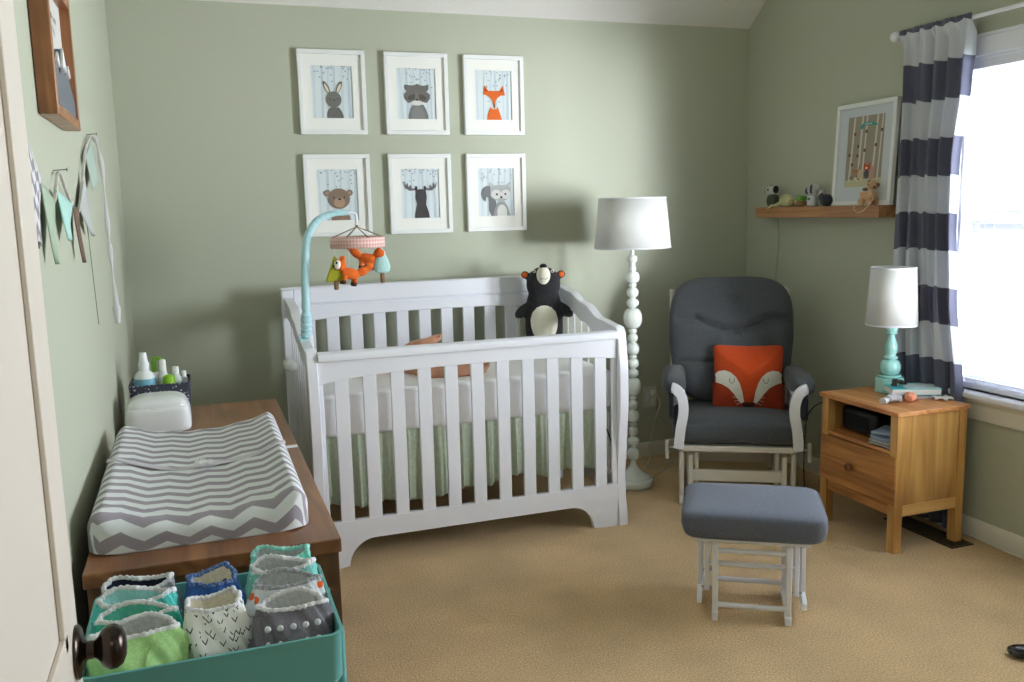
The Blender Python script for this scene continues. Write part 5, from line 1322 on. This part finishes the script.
def printed(name, base, fg, scale, thr=.18, kind='blob', extra=None):
    m = bpy.data.materials.new(name); m.use_nodes = True; nt = m.node_tree; N = nt.nodes; L = nt.links; b = N['Principled BSDF']; b.inputs['Roughness'].default_value = .9; b.inputs['Specular IOR Level'].default_value = .15
    tc = N.new('ShaderNodeTexCoord'); vo = N.new('ShaderNodeTexVoronoi'); vo.inputs['Scale'].default_value = scale; mp = N.new('ShaderNodeMapping'); L.new(tc.outputs['Object'], mp.inputs[0]); L.new(mp.outputs[0], vo.inputs['Vector'])
    if kind == 'tick':
        # V shaped ticks: distance in a folded coordinate of every cell
        sp = N.new('ShaderNodeSeparateXYZ'); su = N.new('ShaderNodeVectorMath'); su.operation = 'SUBTRACT'; L.new(mp.outputs[0], su.inputs[0]); vo.inputs['Scale'].default_value = scale
        L.new(vo.outputs['Position'], su.inputs[1]); L.new(su.outputs[0], sp.inputs[0])
        def mth(op, a, v=None):
            n = N.new('ShaderNodeMath'); n.operation = op; L.new(a, n.inputs[0])
            if v is not None: (L.new(v, n.inputs[1]) if hasattr(v, 'node') else setattr(n.inputs[1], 'default_value', v))
            return n.outputs[0]
        ax = mth('ABSOLUTE', sp.outputs['X']); d = mth('ABSOLUTE', mth('SUBTRACT', mth('MULTIPLY', ax, 1.5), mth('ADD', sp.outputs['Z'], .003)))
        g = mth('MULTIPLY', mth('LESS_THAN', d, .0016), mth('LESS_THAN', ax, .0052)); fac = g
    else:
        g = N.new('ShaderNodeMath'); g.operation = 'LESS_THAN'; g.inputs[1].default_value = thr; L.new(vo.outputs['Distance'], g.inputs[0]); fac = g.outputs[0]
    mx = N.new('ShaderNodeMixRGB'); mx.inputs[1].default_value = lin(base); mx.inputs[2].default_value = lin(fg); L.new(fac, mx.inputs[0]); out = mx.outputs[0]
    if extra:
        v2 = N.new('ShaderNodeTexVoronoi'); v2.inputs['Scale'].default_value = scale*.62; L.new(mp.outputs[0], v2.inputs['Vector']); g2 = N.new('ShaderNodeMath'); g2.operation = 'LESS_THAN'; g2.inputs[1].default_value = .24; L.new(v2.outputs['Distance'], g2.inputs[0])
        m2 = N.new('ShaderNodeMixRGB'); m2.inputs[2].default_value = lin(extra); L.new(g2.outputs[0], m2.inputs[0]); L.new(out, m2.inputs[1]); out = m2.outputs[0]
    L.new(out, b.inputs['Base Color']); return m
def diaper(label, x, y, z, a, b, h, rz, m_out, m_in, m_trim, tilt=0, seed=0, snaps=False, flap=None):
    """folded cloth diaper standing on end: bulging pouch with a ruffled elastic mouth"""
    t = thing('cloth_diaper', label, 'cloth diaper', (x, y, z), R(rz), DG); t.rotation_euler = (R(-tilt), 0, R(rz))
    tab = [(0, .86), (.12, 1.0), (.42, 1.08), (.68, 1.03), (.88, .92), (1.0, .84)]
    def P_(u, v, off=0):
        ph = 2*PI*u; s = interp(tab, v)
        sq = .84
        X = a*s*spow(math.cos(ph), sq); Y = b*s*spow(math.sin(ph), sq)*(1-.52*max(0, (v-.50)/.50)**1.3)
        wr = .0045*math.sin(ph*3+seed+5*v)+.0035*math.sin(ph*7+seed*2+9*v)+.0015*math.sin(ph*17+seed+14*v)
        zt_ = h*v + (.004*math.cos(2*ph+seed)+.003*math.sin(3*ph+seed) + .012*math.sin(ph))*v**3
        if v > .85: wr += .0014*math.sin(ph*44)*(v-.85)/.15
        return Vector((X*(1+wr/a), Y*(1+wr/b), zt_))
    bm = NB(); grid(bm, 96, 22, lambda u, v: P_(u, v), closeu=True); bmesh.ops.contextual_create(bm, geom=[e for e in bm.edges if e.is_boundary and e.verts[0].co.z < .02])
    obj('shell', bm, m_out, t, ang=180)
    # elastic mouth: rolled ruffled rim
    bm = NB(); n = 132; rings = []
    for i in range(n):
        u = i/n; p = P_(u, 1); c = Vector((0, 0, p.z)); rad = (p-c); ru = .0016*math.sin(i*PI*.5*1.02)+.0011*math.sin(i*1.9)
        ring = []
        for k in range(8):
            th = 2*PI*k/8; q_ = p - rad.normalized()*(.002+(.0034+ru*.6)*math.cos(th)) + Vector((0, 0, .001+(.0050+ru*.6)*math.sin(th))); ring.append(bm.verts.new(q_))
        rings.append(ring)
    for i in range(n):
        for k in range(8): bm.faces.new((rings[i][k], rings[(i+1) % n][k], rings[(i+1) % n][(k+1) % 8], rings[i][(k+1) % 8]))
    obj('elastic_trim', bm, m_trim, t, ang=180)
    # lining going down inside, with an insert
    bm = NB()
    def Q_(u, v):
        p = P_(u, 1); k = 1-.08-.10*v; return Vector((p.x*k, p.y*(k-.1), p.z-.002-h*.22*v - .004*math.sin(2*PI*u*5)*v))
    grid(bm, 72, 8, Q_, closeu=True)
    ball(bm, (0, 0, h*.70), (a*.66, b*.42, h*.16)); 
    obj('lining', bm, m_in, t, ang=180)
    if flap:
        bm = NB()
        def F_(u, v):
            ph0 = flap[0] + (flap[1]-flap[0])*u; e_ = 1-.28*(2*abs(v-.5))**2.5; mid = flap[1] if flap[2] > 0 else flap[0]
            phh = (mid + (ph0-mid)*e_)/(2*PI); vv = .16+.74*v; p = P_(phh, vv); n_ = Vector((p.x/a/a, p.y/b/b, 0)).normalized(); return p + n_*.0035
        grid(bm, 24, 22, F_); o_ = obj('flap', bm, m_out, t, ang=180); md = o_.modifiers.new('t', 'SOLIDIFY'); md.thickness = .003
    if snaps:
        bm = NB()
        for xx in (-.60, -.30, .02, .32, .62):
            for vv in (.72, .50):
                ph = -PI/2; Y = -b*spow(math.sqrt(max(0, 1-abs(xx)**2.6)), .9)*interp(tab, vv); zc = h*vv
                ball(bm, (a*xx, Y*1.0-.0015, zc), (.0058, .003, .0058), None, 12)
        obj('snap', bm, flat('#D5D6DA', .35), t)
    return t
wt = fabric('white_elastic', '#D9D9DE', '#E6E6EA', 200, bump=.6)
cream = fabric('cream_fleece', '#CFC8B4', '#DAD4C2', 150)
greyl = fabric('light_grey_fleece', '#A9ADAF', '#BBBEC0', 150)
CZ = .668
diaper('cloth diaper with grey shell and navy opening, at the back left of the trolley', .158, -2.868, CZ, .072, .032, .128, 3, fabric('soft_grey_cloth', '#8F9298', '#9EA1A7', 200), flat('#1E2236', .9), wt, 8, 1)
diaper('aqua teal cloth diaper, second from the back in the left row', .155, -2.935, CZ, .076, .034, .128, 2, fabric('aqua_cloth', '#4CBDB8', '#5CC8C2', 200), fabric('aqua_lining', '#8FCFCE', '#A0D8D6', 200), wt, 12, 2)
diaper('emerald teal cloth diaper just behind the lime green one', .155, -2.995, CZ, .078, .030, .120, 2, fabric('emerald_cloth', '#35A694', '#40B2A0', 200), fabric('emerald_lining', '#4FAE9C', '#5fb8a8', 200), wt, 14, 3)
diaper('lime green cloth diaper at the front left of the trolley', .160, -3.072, CZ, .082, .047, .124, 4, fabric('lime_cloth', '#9FC983', '#ABD392', 200), greyl, wt, 16, 4, flap=(R(-85), R(-10), 1))
diaper('royal blue cloth diaper with cream lining in the middle back', .293, -2.890, CZ, .052, .052, .130, 0, fabric('royal_blue_cloth', '#2C5290', '#345CA0', 200), cream, fabric('blue_elastic', '#33589A', '#7F95BE', 200), 6, 5)
diaper('white cloth diaper printed with small black ticks in the middle front', .298, -3.030, CZ, .056, .064, .134, 8, printed('black_tick_print', '#E0E1DE', '#25272B', 52, kind='tick'), cream, wt, 14, 6)
diaper('plain aqua cloth diaper at the back right of the trolley', .428, -2.850, CZ, .066, .028, .140, -6, fabric('aqua_mint_cloth', '#6ACDBE', '#78D6C8', 200), greyl, fabric('aqua_trim', '#8FD6CC', '#9FDDD4', 200), 8, 7)
diaper('aqua and white speckled cloth diaper, second from the back in the right row', .424, -2.908, CZ, .069, .031, .136, -6, printed('aqua_speckle_print', '#7DC2BC', '#D5DEDC', 60, .30), greyl, wt, 11, 8)
diaper('white cloth diaper with orange flowers behind the grey snapped one', .424, -2.976, CZ, .071, .036, .130, -4, printed('orange_flower_print', '#C8CED2', '#DA6432', 34, .26, extra='#7FB4B4'), greyl, fabric('slate_trim', '#8E9198', '#B4B7BC', 200), 13, 9)
diaper('charcoal grey cloth diaper with white snaps at the front right', .424, -3.066, CZ, .072, .048, .124, -3, fabric('charcoal_cloth', '#68666E', '#727078', 200), greyl, wt, 15, 10, snaps=True, flap=(R(-175), R(-112), -1))
